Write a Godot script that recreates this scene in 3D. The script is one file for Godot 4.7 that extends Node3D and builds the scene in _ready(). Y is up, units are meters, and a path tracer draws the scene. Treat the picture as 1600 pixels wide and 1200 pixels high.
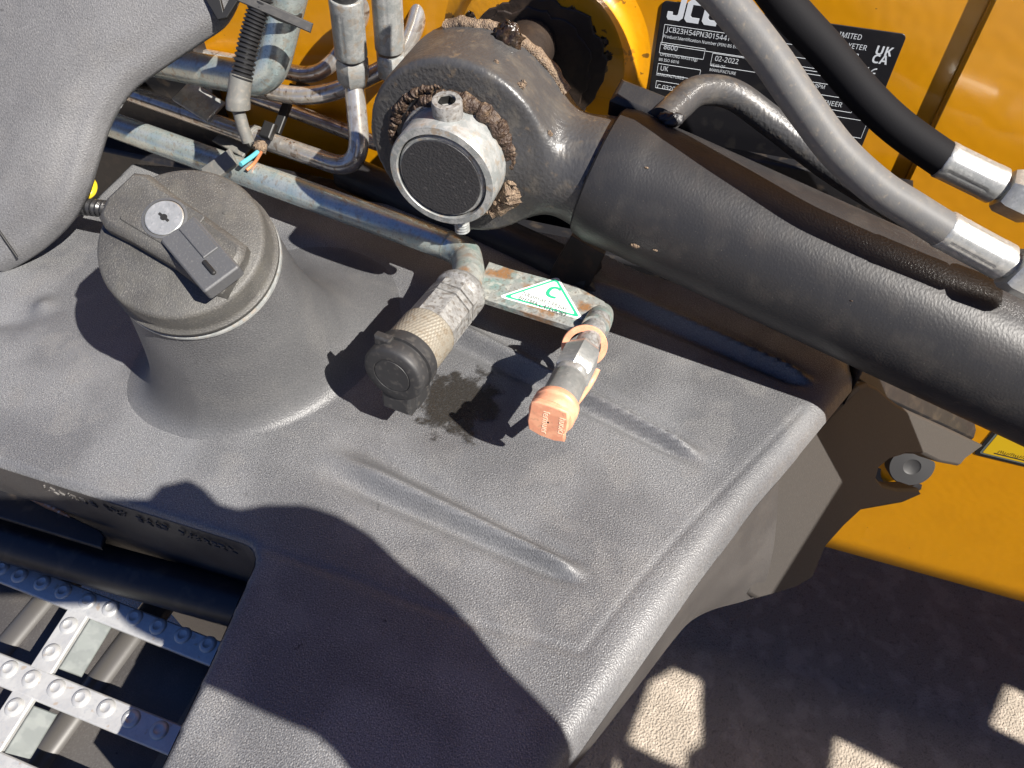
extends Node3D
# A close view of the side of a yellow digger: black fuel tank with a locking cap, lift ram, hydraulic pipes and couplings, in hard sun.

var M := {}
var used := {}

# ---------------------------------------------------------------- geometry
class Geo:
	var v := PackedVector3Array()
	var n := PackedVector3Array()
	var ix := PackedInt32Array()
	func tri(a: Vector3, b: Vector3, c: Vector3, na: Vector3, nb: Vector3, nc: Vector3) -> void:
		var g := (c - a).cross(b - a)
		if g.length_squared() < 1e-18:
			return
		var k := v.size()
		v.append_array([a, b, c])
		n.append_array([na, nb, nc])
		if g.dot(na + nb + nc) < 0.0:
			ix.append_array([k, k + 2, k + 1])
		else:
			ix.append_array([k, k + 1, k + 2])
	func quad(a: Vector3, b: Vector3, c: Vector3, d: Vector3, na: Vector3, nb: Vector3, nc: Vector3, nd: Vector3) -> void:
		tri(a, b, c, na, nb, nc)
		tri(a, c, d, na, nc, nd)
	func flat(a: Vector3, b: Vector3, c: Vector3, d: Vector3, out: Vector3) -> void:
		var g := (b - a).cross(c - a).normalized()
		if g.length_squared() < 0.5:
			g = (c - a).cross(d - a).normalized()
		if g.dot(out) < 0.0:
			g = -g
		quad(a, b, c, d, g, g, g, g)
	# a smooth surface through rows of points; toward: a point that lies behind it
	func sheet(rows: Array, behind: Vector3, closed := false) -> void:
		var h := rows.size()
		var w: int = rows[0].size()
		var nn := []
		for j in h:
			var r := PackedVector3Array()
			for i in w:
				var i0 := (i - 1 + w) % w if closed else maxi(i - 1, 0)
				var i1 := (i + 1) % w if closed else mini(i + 1, w - 1)
				var du: Vector3 = rows[j][i1] - rows[j][i0]
				var dv: Vector3 = rows[mini(j + 1, h - 1)][i] - rows[maxi(j - 1, 0)][i]
				var g := du.cross(dv).normalized()
				if g.dot(rows[j][i] - behind) < 0.0:
					g = -g
				r.append(g)
			nn.append(r)
		for j in h - 1:
			for i in (w if closed else w - 1):
				var k := (i + 1) % w
				quad(rows[j][i], rows[j][k], rows[j + 1][k], rows[j + 1][i], nn[j][i], nn[j][k], nn[j + 1][k], nn[j + 1][i])
	# a body of round (or few-sided) section along a path; a radius for each point of the path
	func sweep(path: Array, radii: Array, seg := 20, faceted := false, turn := 0.0, squash := 1.0) -> void:
		var m := path.size()
		var tan := []
		for i in m:
			var d := Vector3.ZERO
			var a := i
			var b := i
			while d.length_squared() < 1e-14 and (a > 0 or b < m - 1):
				a = maxi(a - 1, 0)
				b = mini(b + 1, m - 1)
				d = path[b] - path[a]
			tan.append(d.normalized())
		var u: Vector3 = tan[0].cross(Vector3.UP if absf(tan[0].y) < 0.9 else Vector3.RIGHT).normalized()
		var us := [u]
		for i in range(1, m):
			u = (u - tan[i] * u.dot(tan[i])).normalized()
			us.append(u)
		var slope := []   # normal of each stretch in (outward, along)
		for i in m - 1:
			var ds: float = (path[i + 1] - path[i]).dot(tan[i])
			if (path[i + 1] - path[i]).length() > 1e-6 and absf(ds) < 1e-7:
				ds = (path[i + 1] - path[i]).length()
			var dr: float = radii[i + 1] - radii[i]
			slope.append(Vector2(ds, -dr).normalized())
		for i in m - 1:
			if (path[i + 1] - path[i]).length() + absf(radii[i + 1] - radii[i]) < 1e-7:
				continue
			var s0: Vector2 = slope[i]
			var s1: Vector2 = slope[i]
			if i > 0 and slope[i - 1].dot(slope[i]) > 0.8:
				s0 = (slope[i - 1] + slope[i]).normalized()
			if i < m - 2 and slope[i + 1].dot(slope[i]) > 0.8:
				s1 = (slope[i + 1] + slope[i]).normalized()
			for k in seg:
				var p := []
				var q := []
				for e in [0, 1]:
					var ang: float = turn + TAU * (k + e) / seg
					for j in [i, i + 1]:
						var w: Vector3 = tan[j].cross(us[j])
						var o: Vector3 = us[j] * cos(ang) + w * sin(ang) * squash
						p.append(path[j] + o * radii[j])
						var am: float = TAU * (k + 0.5) / seg + turn if faceted else ang
						var on: Vector3 = us[j] * cos(am) + w * sin(am)
						var sl: Vector2 = slope[i] if faceted else (s0 if j == i else s1)
						q.append((on * sl.x + tan[j] * sl.y).normalized())
				quad(p[0], p[2], p[3], p[1], q[0], q[2], q[3], q[1])
	# a flat outline given depth along z of xf, its front rim bevelled
	func prism(poly: PackedVector2Array, xf: Transform3D, depth: float, bevel := 0.0008, smooth_sides := false) -> void:
		var m := poly.size()
		var area := 0.0
		for i in m:
			area += poly[i].cross(poly[(i + 1) % m])
		var pts := poly.duplicate()
		if area < 0.0:
			pts.reverse()
		var inner := PackedVector2Array()
		var vn := PackedVector2Array()
		for i in m:
			var a := (pts[i] - pts[(i - 1 + m) % m]).normalized()
			var b := (pts[(i + 1) % m] - pts[i]).normalized()
			var na := Vector2(a.y, -a.x)
			var nb := Vector2(b.y, -b.x)
			var mid := (na + nb).normalized()
			vn.append(mid)
			inner.append(pts[i] - mid * bevel / maxf(mid.dot(na), 0.5))
		var z := xf.basis.z.normalized()
		for i in m:
			var k := (i + 1) % m
			var e := (pts[k] - pts[i]).normalized()
			var fn := xf.basis * Vector3(e.y, -e.x, 0)
			var n0: Vector3 = xf.basis * Vector3(vn[i].x, vn[i].y, 0) if smooth_sides else fn
			var n1: Vector3 = xf.basis * Vector3(vn[k].x, vn[k].y, 0) if smooth_sides else fn
			var a := xf * Vector3(pts[i].x, pts[i].y, 0)
			var b := xf * Vector3(pts[k].x, pts[k].y, 0)
			var d := z * (depth - bevel)
			quad(a, b, b + d, a + d, n0, n1, n1, n0)
			var c := xf * Vector3(inner[i].x, inner[i].y, depth)
			var f := xf * Vector3(inner[k].x, inner[k].y, depth)
			quad(a + d, b + d, f, c, (n0 + z * 0.6).normalized(), (n1 + z * 0.6).normalized(), (n1 * 0.4 + z).normalized(), (n0 * 0.4 + z).normalized())
		for side in [0, 1]:
			var src: PackedVector2Array = inner if side else pts
			var t := Geometry2D.triangulate_polygon(src)
			var nz := z if side else -z
			for i in range(0, t.size(), 3):
				var q := []
				for j in 3:
					q.append(xf * Vector3(src[t[i + j]].x, src[t[i + j]].y, depth if side else 0.0))
				tri(q[0], q[1], q[2], nz, nz, nz)
	func box(xf: Transform3D, s: Vector3, bevel := 0.0008) -> void:
		prism(PackedVector2Array([Vector2(-s.x, -s.y) / 2, Vector2(s.x, -s.y) / 2, Vector2(s.x, s.y) / 2, Vector2(-s.x, s.y) / 2]), xf, s.z, bevel)
	# the zero surface of a field of distances
	func nets(f: Callable, lo: Vector3, hi: Vector3, cell: float) -> void:
		var nx := int(ceil((hi.x - lo.x) / cell)) + 1
		var ny := int(ceil((hi.y - lo.y) / cell)) + 1
		var nz := int(ceil((hi.z - lo.z) / cell)) + 1
		var g := PackedFloat32Array()
		g.resize(nx * ny * nz)
		var at := 0
		for z in nz:
			for y in ny:
				for x in nx:
					g[at] = f.call(lo + Vector3(x, y, z) * cell)
					at += 1
		var sx := 1
		var sy := nx
		var sz := nx * ny
		var id := PackedInt32Array()
		id.resize(g.size())
		id.fill(-1)
		var corner := [0, sx, sy, sx + sy, sz, sx + sz, sy + sz, sx + sy + sz]
		var cp := [Vector3(0, 0, 0), Vector3(1, 0, 0), Vector3(0, 1, 0), Vector3(1, 1, 0), Vector3(0, 0, 1), Vector3(1, 0, 1), Vector3(0, 1, 1), Vector3(1, 1, 1)]
		var ed := [[0, 1], [2, 3], [4, 5], [6, 7], [0, 2], [1, 3], [4, 6], [5, 7], [0, 4], [1, 5], [2, 6], [3, 7]]
		for z in nz - 1:
			for y in ny - 1:
				for x in nx - 1:
					var o := x + y * sy + z * sz
					var c := 0
					for k in 8:
						if g[o + corner[k]] < 0.0:
							c += 1
					if c == 0 or c == 8:
						continue
					var s := Vector3.ZERO
					var m := 0
					for e in ed:
						var a := g[o + corner[e[0]]]
						var b := g[o + corner[e[1]]]
						if (a < 0.0) != (b < 0.0):
							s += cp[e[0]].lerp(cp[e[1]], a / (a - b))
							m += 1
					var p := lo + (Vector3(x, y, z) + s / m) * cell
					id[o] = v.size()
					v.append(p)
					var h := cell * 0.5
					n.append(Vector3(f.call(p + Vector3(h, 0, 0)) - f.call(p - Vector3(h, 0, 0)), f.call(p + Vector3(0, h, 0)) - f.call(p - Vector3(0, h, 0)), f.call(p + Vector3(0, 0, h)) - f.call(p - Vector3(0, 0, h))).normalized())
		for z in range(1, nz - 1):
			for y in range(1, ny - 1):
				for x in range(1, nx - 1):
					var o := x + y * sy + z * sz
					for axis in [[sx, sy, sz], [sy, sz, sx], [sz, sx, sy]]:
						if (g[o] < 0.0) == (g[o + axis[0]] < 0.0):
							continue
						var q := [id[o], id[o - axis[1]], id[o - axis[1] - axis[2]], id[o - axis[2]]]
						if q.min() < 0:
							continue
						for t in [[0, 1, 2], [0, 2, 3]]:
							var a: int = q[t[0]]
							var b: int = q[t[1]]
							var c: int = q[t[2]]
							if (v[c] - v[a]).cross(v[b] - v[a]).dot(n[a] + n[b] + n[c]) < 0.0:
								ix.append_array([a, c, b])
							else:
								ix.append_array([a, b, c])
	func mesh() -> ArrayMesh:
		var m := ArrayMesh.new()
		var arr := []
		arr.resize(Mesh.ARRAY_MAX)
		arr[Mesh.ARRAY_VERTEX] = v
		arr[Mesh.ARRAY_NORMAL] = n
		arr[Mesh.ARRAY_INDEX] = ix
		m.add_surface_from_arrays(Mesh.PRIMITIVE_TRIANGLES, arr)
		return m

func numbered(called: String) -> String:
	used[called] = used.get(called, -1) + 1
	return called if used[called] == 0 else "%s_%03d" % [called, used[called]]

func thing(called: String, label: String, category: String, at: Vector3, group := "") -> Node3D:
	var o := Node3D.new()
	o.name = numbered(called)
	o.position = at
	add_child(o)
	o.set_meta("label", label)
	o.set_meta("category", category)
	if group:
		o.set_meta("group", group)
	return o

# a mesh in world coordinates, as a part of its parent
func part(called: String, g, m: Material, parent: Node, label := "") -> MeshInstance3D:
	var o := MeshInstance3D.new()
	o.name = called
	o.mesh = g.mesh() if g is Geo else g
	for i in o.mesh.get_surface_count():
		o.set_surface_override_material(i, m)
	parent.add_child(o, true)
	if not parent is MeshInstance3D and parent != self:
		o.position = -parent.position
	if label:
		o.set_meta("label", label)
	return o

func single(called: String, g, m: Material, label: String, category: String, group := "") -> MeshInstance3D:
	var o := part(numbered(called), g, m, self, label)
	o.set_meta("category", category)
	if group:
		o.set_meta("group", group)
	return o

func structure(called: String, g, m: Material) -> MeshInstance3D:
	var o := part(called, g, m, self)
	o.set_meta("kind", "structure")
	return o

func smooth(pts: Array, k := 8) -> Array:
	var o := []
	for i in pts.size() - 1:
		var p0 = pts[maxi(i - 1, 0)]
		var p3 = pts[mini(i + 2, pts.size() - 1)]
		for j in k:
			o.append(pts[i].cubic_interpolate(pts[i + 1], p0, p3, float(j) / k))
	o.append(pts[-1])
	return o

# straight runs joined by round bends
func bent(pts: Array, r: float, k := 10) -> Array:
	var o := [pts[0]]
	for i in range(1, pts.size() - 1):
		var a: Vector3 = pts[i - 1] - pts[i]
		var b: Vector3 = pts[i + 1] - pts[i]
		var d := minf(r, minf(a.length(), b.length()) * 0.48)
		var p: Vector3 = pts[i] + a.normalized() * d
		var q: Vector3 = pts[i] + b.normalized() * d
		for j in k + 1:
			var t := float(j) / k
			o.append(p.lerp(pts[i], t).lerp(pts[i].lerp(q, t), t))
	o.append(pts[-1])
	return o

func all(r: float, m: int) -> Array:
	var o := []
	o.resize(m)
	o.fill(r)
	return o

func tube(path: Array, r: float, seg := 20) -> Geo:
	var g := Geo.new()
	g.sweep([path[0]] + path + [path[-1]], [0.0] + all(r, path.size()) + [0.0], seg)
	return g

# a turned body: pairs (radius, distance along d from o)
func turned(o: Vector3, d: Vector3, prof: Array, seg := 40, faceted := false, turn := 0.0) -> Geo:
	var g := Geo.new()
	var pa := []
	var ra := []
	for p in prof:
		pa.append(o + d.normalized() * p[1])
		ra.append(p[0])
	# a straight axis: keep one tangent
	g_turned(g, o, d.normalized(), prof, seg, faceted, turn)
	return g

func g_turned(g: Geo, o: Vector3, d: Vector3, prof: Array, seg: int, faceted: bool, turn: float) -> void:
	var u := d.cross(Vector3.UP if absf(d.y) < 0.9 else Vector3.RIGHT).normalized()
	var w := d.cross(u)
	var m := prof.size()
	var sl := []
	for i in m - 1:
		sl.append(Vector2(prof[i + 1][1] - prof[i][1], prof[i][0] - prof[i + 1][0]).normalized())
	for i in m - 1:
		var s0: Vector2 = sl[i]
		var s1: Vector2 = sl[i]
		if i > 0 and sl[i - 1].dot(sl[i]) > 0.8:
			s0 = (sl[i - 1] + sl[i]).normalized()
		if i < m - 2 and sl[i + 1].dot(sl[i]) > 0.8:
			s1 = (sl[i + 1] + sl[i]).normalized()
		for k in seg:
			var a0 := turn + TAU * k / seg
			var a1 := turn + TAU * (k + 1) / seg
			var am := (a0 + a1) / 2
			var o0 := u * cos(a0) + w * sin(a0)
			var o1 := u * cos(a1) + w * sin(a1)
			var n0 := u * cos(am) + w * sin(am) if faceted else o0
			var n1 := u * cos(am) + w * sin(am) if faceted else o1
			var p0: Vector3 = o + d * prof[i][1]
			var p1: Vector3 = o + d * prof[i + 1][1]
			g.quad(p0 + o0 * prof[i][0], p0 + o1 * prof[i][0], p1 + o1 * prof[i + 1][0], p1 + o0 * prof[i + 1][0], n0 * s0.x + d * s0.y, n1 * s0.x + d * s0.y, n1 * s1.x + d * s1.y, n0 * s1.x + d * s1.y)

func frame(o: Vector3, x: Vector3, z: Vector3) -> Transform3D:
	z = z.normalized()
	x = (x - z * x.dot(z)).normalized()
	return Transform3D(Basis(x, z.cross(x), z), o)

func disc(r: float, m := 32) -> PackedVector2Array:
	var p := PackedVector2Array()
	for i in m:
		p.append(Vector2.from_angle(TAU * i / m) * r)
	return p

func rounded(w: float, h: float, r: float, k := 5) -> PackedVector2Array:
	var p := PackedVector2Array()
	for q in 4:
		var c := Vector2((w / 2 - r) * (1 if q in [0, 3] else -1), (h / 2 - r) * (1 if q < 2 else -1))
		for i in k + 1:
			p.append(c + Vector2.from_angle(PI / 2 * (q + float(i) / k)) * r)
	return p

func words(txt: String, h: float, at: Transform3D, m: Material, parent: Node, depth := 0.0003, bold := false) -> MeshInstance3D:
	var t := TextMesh.new()
	var f := SystemFont.new()
	f.font_names = PackedStringArray(["Droid Sans"])
	f.font_weight = 700 if bold else 400
	t.font = f
	t.text = txt
	t.font_size = 32
	t.pixel_size = h / 23.0
	t.depth = depth
	t.curve_step = 1.0
	t.horizontal_alignment = HORIZONTAL_ALIGNMENT_LEFT
	t.vertical_alignment = VERTICAL_ALIGNMENT_BOTTOM
	var o := part("lettering", t, m, parent)
	o.transform = Transform3D(at.basis, at.origin + o.position)
	return o

# ---------------------------------------------------------------- materials
func lin(r: float, g: float, b: float) -> Color:
	return Color(r, g, b).linear_to_srgb()

func noise(sd: int, freq: float, oct := 3, kind := FastNoiseLite.TYPE_SIMPLEX_SMOOTH) -> FastNoiseLite:
	var f := FastNoiseLite.new()
	f.seed = sd
	f.frequency = freq
	f.noise_type = kind
	f.fractal_octaves = oct
	return f

# a colour with patches of other colours over it: [seed, frequency, octaves, from, to, colour]
func mottle(size: int, base: Color, layers: Array) -> ImageTexture:
	var c := PackedFloat32Array()
	c.resize(size * size * 3)
	for i in size * size:
		c[i * 3] = base.r
		c[i * 3 + 1] = base.g
		c[i * 3 + 2] = base.b
	for l in layers:
		var d := noise(l[0], l[1], l[2]).get_seamless_image(size, size)
		d.convert(Image.FORMAT_L8)
		var by := d.get_data()
		var lut := PackedFloat32Array()
		for i in 256:
			lut.append(smoothstep(l[3], l[4], i / 255.0) * l[5].a)
		for i in size * size:
			var t := lut[by[i]]
			if t > 0.0:
				var k := i * 3
				c[k] += (l[5].r - c[k]) * t
				c[k + 1] += (l[5].g - c[k + 1]) * t
				c[k + 2] += (l[5].b - c[k + 2]) * t
	var out := PackedByteArray()
	out.resize(size * size * 3)
	var g := PackedByteArray()
	for i in 1025:
		g.append(int(clampf(Color(i / 1024.0, 0, 0).linear_to_srgb().r, 0, 1) * 255))
	for i in c.size():
		out[i] = g[int(clampf(c[i], 0, 1) * 1024)]
	return ImageTexture.create_from_image(Image.create_from_data(size, size, false, Image.FORMAT_RGB8, out))

func bump(sd: int, freq: float, oct := 2, size := 512, kind := FastNoiseLite.TYPE_SIMPLEX_SMOOTH) -> NoiseTexture2D:
	var t := NoiseTexture2D.new()
	t.width = size
	t.height = size
	t.seamless = true
	t.noise = noise(sd, freq, oct, kind)
	return t

func mat(called: String, col, rough: float, metal := 0.0, scale := 0.0, hm: Texture2D = null, cm := 0.0) -> StandardMaterial3D:
	var m := StandardMaterial3D.new()
	m.resource_name = called
	if col is Texture2D:
		m.albedo_texture = col
	else:
		m.albedo_color = col
	m.roughness = rough
	m.metallic = metal
	if scale > 0.0:
		m.uv1_triplanar = true
		m.uv1_world_triplanar = true
		m.uv1_scale = Vector3.ONE * scale
	if hm:
		m.heightmap_enabled = true
		m.heightmap_texture = hm
		m.heightmap_scale = cm
	M[called] = m
	return m

func over(m: StandardMaterial3D, t: Texture2D, scale: float, blend := BaseMaterial3D.BLEND_MODE_MUL) -> void:
	m.detail_enabled = true
	m.detail_albedo = t
	m.detail_blend_mode = blend
	m.detail_uv_layer = BaseMaterial3D.DETAIL_UV_2
	m.uv2_triplanar = true
	m.uv2_world_triplanar = true
	m.uv2_scale = Vector3.ONE * scale

func materials() -> void:
	var grain := bump(3, 0.2, 2)
	var fine := bump(5, 0.2, 2)
	var rough := bump(8, 0.05, 4)
	var dust := mottle(512, Color(0.66, 0.66, 0.67), [[11, 0.008, 4, 0.3, 0.8, Color(1, 1, 1, 0.9)], [12, 0.02, 4, 0.55, 0.8, Color(1.0, 0.975, 0.94, 0.5)], [13, 0.006, 5, 0.6, 0.9, Color(0.5, 0.49, 0.5, 0.7)], [14, 0.12, 2, 0.8, 0.95, Color(0.45, 0.44, 0.43, 0.5)]])
	var di := dust.get_image()
	var rs := RandomNumberGenerator.new()
	rs.seed = 12
	for k in 46:   # scuffs: short pale scratches and a few dark nicks
		var sp := Vector2(rs.randf() * 512, rs.randf() * 512)
		var dir := Vector2.from_angle(rs.randf_range(-0.9, 1.6))
		var tone := 0.98 if k % 4 else 0.42
		var bend := rs.randf_range(-0.05, 0.05)
		for j in rs.randi_range(3, 26 if k % 4 else 5):
			sp += dir
			dir = dir.rotated(bend)
			if rs.randf() < 0.75:
				di.set_pixel(posmod(int(sp.x), 512), posmod(int(sp.y), 512), Color(tone, tone, tone))
	dust = ImageTexture.create_from_image(di)
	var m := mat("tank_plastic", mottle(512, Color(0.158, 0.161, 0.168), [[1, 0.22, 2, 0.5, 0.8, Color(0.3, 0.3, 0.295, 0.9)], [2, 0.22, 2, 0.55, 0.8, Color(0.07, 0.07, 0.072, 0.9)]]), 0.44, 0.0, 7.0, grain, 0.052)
	over(m, dust, 1.7)
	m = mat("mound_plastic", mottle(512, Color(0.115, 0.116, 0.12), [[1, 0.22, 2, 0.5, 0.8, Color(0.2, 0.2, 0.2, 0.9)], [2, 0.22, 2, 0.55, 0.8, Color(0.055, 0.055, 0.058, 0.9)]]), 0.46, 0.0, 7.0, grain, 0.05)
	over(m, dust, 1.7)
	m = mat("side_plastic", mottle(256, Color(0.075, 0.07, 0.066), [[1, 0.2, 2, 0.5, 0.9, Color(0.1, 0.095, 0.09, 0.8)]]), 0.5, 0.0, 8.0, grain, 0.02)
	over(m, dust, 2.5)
	m = mat("cap_plastic", mottle(512, Color(0.078, 0.077, 0.073), [[4, 0.2, 2, 0.62, 0.85, Color(0.26, 0.25, 0.22, 0.9)], [5, 0.02, 3, 0.4, 0.8, Color(0.1, 0.096, 0.086, 0.6)]]), 0.55, 0.0, 8.0, grain, 0.04)
	over(m, dust, 6.0)
	m = mat("flap_plastic", mottle(256, Color(0.075, 0.078, 0.083), [[4, 0.2, 2, 0.7, 0.9, Color(0.17, 0.17, 0.16, 0.6)]]), 0.5, 0.0, 12.0, fine, 0.008)
	m = mat("cowl_plastic", mottle(512, Color(0.14, 0.141, 0.146), [[6, 0.18, 2, 0.5, 0.8, Color(0.23, 0.23, 0.23, 0.9)], [7, 0.18, 2, 0.55, 0.8, Color(0.06, 0.06, 0.06, 0.8)]]), 0.5, 0.0, 7.0, fine, 0.05)
	over(m, dust, 2.0)
	m = mat("black_paint", mottle(512, Color(0.024, 0.024, 0.026), [[21, 0.01, 3, 0.5, 0.9, Color(0.045, 0.042, 0.04, 0.6)], [22, 0.2, 2, 0.86, 0.93, Color(0.2, 0.18, 0.14, 0.7)]]), 0.42, 0.0, 7.0, bump(23, 0.12, 2), 0.014)
	m.metallic_specular = 0.4
	m = mat("cast_paint", mottle(512, Color(0.05, 0.05, 0.052), [[21, 0.012, 5, 0.5, 0.9, Color(0.1, 0.092, 0.08, 0.8)], [22, 0.02, 6, 0.68, 0.9, Color(0.15, 0.115, 0.08, 0.7)]]), 0.38, 0.0, 8.0, bump(24, 0.06, 3), 0.04)
	mat("dark_paint", mottle(256, Color(0.014, 0.014, 0.016), [[25, 0.03, 4, 0.6, 0.85, Color(0.05, 0.04, 0.032, 0.8)]]), 0.42, 0.0, 6.0, rough, 0.01)
	mat("brown_paint", mottle(256, Color(0.035, 0.028, 0.023), [[25, 0.03, 4, 0.5, 0.85, Color(0.07, 0.045, 0.03, 0.8)]]), 0.5, 0.0, 6.0, rough, 0.01)
	m = mat("yellow_paint", mottle(512, Color(0.6, 0.262, 0.003), [[31, 0.008, 3, 0.4, 0.9, Color(0.57, 0.245, 0.003, 0.8)], [32, 0.05, 3, 0.93, 0.96, Color(0.1, 0.06, 0.02, 0.9)]]), 0.32, 0.0, 3.0, bump(33, 0.05, 1), 0.012)
	m.clearcoat_enabled = true
	m.clearcoat = 0.6
	m.clearcoat_roughness = 0.12
	mat("boss_paint", mottle(512, Color(0.6, 0.26, 0.003), [[34, 0.014, 5, 0.78, 0.82, Color(0.02, 0.015, 0.012, 1)]]), 0.3, 0.0, 5.0, rough, 0.02)
	mat("grease", mottle(512, Color(0.016, 0.010, 0.007), [[36, 0.02, 4, 0.5, 0.7, Color(0.05, 0.028, 0.016, 1)], [37, 0.06, 3, 0.65, 0.8, Color(0.09, 0.065, 0.04, 0.8)]]), 0.3, 0.0, 10.0, bump(38, 0.03, 4), 0.14)
	mat("old_grease", mottle(256, Color(0.02, 0.013, 0.009), [[36, 0.02, 4, 0.5, 0.8, Color(0.035, 0.022, 0.014, 0.9)]]), 0.6, 0.0, 8.0, bump(39, 0.02, 4), 0.05)
	mat("caked_mud", mottle(512, Color(0.17, 0.12, 0.08), [[41, 0.06, 4, 0.5, 0.7, Color(0.3, 0.225, 0.15, 1)], [42, 0.1, 3, 0.6, 0.75, Color(0.1, 0.055, 0.03, 1)], [43, 0.02, 3, 0.55, 0.75, Color(0.13, 0.1, 0.08, 0.8)]]), 0.8, 0.0, 14.0, bump(44, 0.1, 4), 0.16)
	mat("rusty_mud", mottle(256, Color(0.045, 0.026, 0.016), [[41, 0.03, 4, 0.55, 0.75, Color(0.13, 0.085, 0.05, 1)], [42, 0.05, 3, 0.6, 0.75, Color(0.03, 0.015, 0.01, 1)]]), 0.6, 0.0, 12.0, bump(45, 0.06, 4), 0.16)
	var white := [46, 0.02, 5, 0.45, 0.6, Color(0.45, 0.455, 0.44, 0.8)]
	var speck := [47, 0.12, 3, 0.62, 0.8, Color(0.2, 0.21, 0.2, 0.7)]
	mat("zinc", mottle(512, Color(0.3, 0.315, 0.31), [white, speck, [48, 0.02, 4, 0.62, 0.75, Color(0.34, 0.27, 0.2, 0.8)]]), 0.38, 0.35, 9.0, rough, 0.012)
	mat("blue_zinc", mottle(512, Color(0.48, 0.54, 0.52), [[52, 0.014, 4, 0.45, 0.65, Color(0.36, 0.47, 0.48, 0.8)], [46, 0.025, 5, 0.5, 0.7, Color(0.5, 0.52, 0.48, 0.8)], speck, [53, 0.03, 4, 0.68, 0.8, Color(0.33, 0.24, 0.15, 0.7)]]), 0.27, 0.6, 6.0, rough, 0.008)
	mat("rusty_zinc", mottle(512, Color(0.32, 0.33, 0.31), [[54, 0.008, 5, 0.4, 0.75, Color(0.2, 0.3, 0.28, 0.9)], [46, 0.03, 5, 0.5, 0.75, Color(0.5, 0.5, 0.45, 0.7)], [55, 0.007, 6, 0.56, 0.8, Color(0.3, 0.15, 0.06, 0.95)], [56, 0.05, 4, 0.62, 0.8, Color(0.18, 0.15, 0.12, 0.7)], speck]), 0.45, 0.3, 7.0, rough, 0.02)
	mat("bright_zinc", mottle(512, Color(0.42, 0.43, 0.42), [[46, 0.03, 5, 0.5, 0.75, Color(0.58, 0.58, 0.56, 0.8)], [49, 0.05, 3, 0.65, 0.8, Color(0.3, 0.31, 0.31, 0.8)]]), 0.33, 0.6, 10.0, rough, 0.008)
	mat("steel_tube", mottle(512, Color(0.5, 0.48, 0.46), [[56, 0.012, 4, 0.4, 0.7, Color(0.56, 0.5, 0.42, 0.8)], [57, 0.03, 5, 0.56, 0.7, Color(0.62, 0.62, 0.6, 0.8)], [58, 0.02, 4, 0.66, 0.8, Color(0.2, 0.12, 0.07, 0.9)]]), 0.22, 0.7, 8.0, rough, 0.006)
	mat("galvanised", mottle(512, Color(0.46, 0.46, 0.45), [[46, 0.012, 5, 0.45, 0.7, Color(0.52, 0.52, 0.5, 0.8)], [59, 0.04, 3, 0.6, 0.8, Color(0.42, 0.43, 0.43, 0.7)], [60, 0.02, 4, 0.76, 0.86, Color(0.4, 0.3, 0.2, 0.6)]]), 0.4, 0.35, 8.0, rough, 0.012)
	m = mat("old_zinc", mottle(512, Color(0.24, 0.236, 0.228), [[61, 0.02, 5, 0.45, 0.65, Color(0.36, 0.355, 0.34, 0.8)], [62, 0.03, 5, 0.58, 0.75, Color(0.12, 0.1, 0.08, 0.8)]]), 0.5, 0.25, 14.0, rough, 0.02)
	mat("knurled", mottle(256, Color(0.27, 0.245, 0.2), [[62, 0.03, 5, 0.58, 0.75, Color(0.2, 0.16, 0.11, 0.8)]]), 0.5, 0.25, 14.0)
	mat("flange_zinc", mottle(256, Color(0.14, 0.155, 0.15), [[46, 0.03, 5, 0.45, 0.7, Color(0.2, 0.215, 0.205, 0.8)]]), 0.6, 0.1, 9.0)
	mat("grey_hose", mottle(256, Color(0.12, 0.12, 0.119), [[63, 0.05, 3, 0.5, 0.8, Color(0.155, 0.147, 0.135, 0.7)], [64, 0.1, 3, 0.75, 0.9, Color(0.26, 0.22, 0.17, 0.8)]]), 0.52, 0.0, 8.0, fine, 0.006)
	M.grey_hose.metallic_specular = 0.35
	mat("black_hose", lin(0.006, 0.006, 0.0075), 0.75, 0.0, 8.0, fine, 0.006)
	M.black_hose.metallic_specular = 0.3
	mat("rubber", mottle(256, Color(0.026, 0.026, 0.027), [[65, 0.04, 4, 0.6, 0.85, Color(0.075, 0.07, 0.065, 0.7)]]), 0.55, 0.0, 12.0, fine, 0.006)
	mat("boot", mottle(256, Color(0.13, 0.128, 0.12), [[65, 0.05, 4, 0.6, 0.8, Color(0.2, 0.18, 0.15, 0.8)]]), 0.6, 0.0, 14.0, rough, 0.008)
	mat("shaded_bolt", lin(0.028, 0.028, 0.029), 0.6)  # near-black tone stands for the shade over the bolt
	mat("pan_ridge", lin(0.07, 0.066, 0.062), 0.33)
	mat("shaded_bracket_plastic", mottle(256, Color(0.038, 0.034, 0.031), [[1, 0.2, 2, 0.5, 0.9, Color(0.055, 0.05, 0.045, 0.8)]]), 0.6, 0.0, 8.0, grain, 0.015)  # darker albedo carries the shade that falls on the bracket
	mat("conduit", lin(0.02, 0.02, 0.021), 0.3)
	mat("end_cap", mottle(256, Color(0.03, 0.03, 0.032), [[66, 0.05, 4, 0.72, 0.9, Color(0.09, 0.085, 0.085, 0.6)]]), 0.5, 0.0, 14.0, rough, 0.03)
	m = mat("orange_plastic", mottle(256, Color(0.68, 0.3, 0.18), [[67, 0.02, 4, 0.4, 0.7, Color(0.8, 0.4, 0.24, 0.8)], [68, 0.06, 3, 0.7, 0.8, Color(0.5, 0.26, 0.16, 0.6)]]), 0.45, 0.0, 16.0)
	m.subsurf_scatter_enabled = true
	m.subsurf_scatter_strength = 0.06
	mat("orange_print", lin(0.9, 0.62, 0.45), 0.5)
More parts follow.
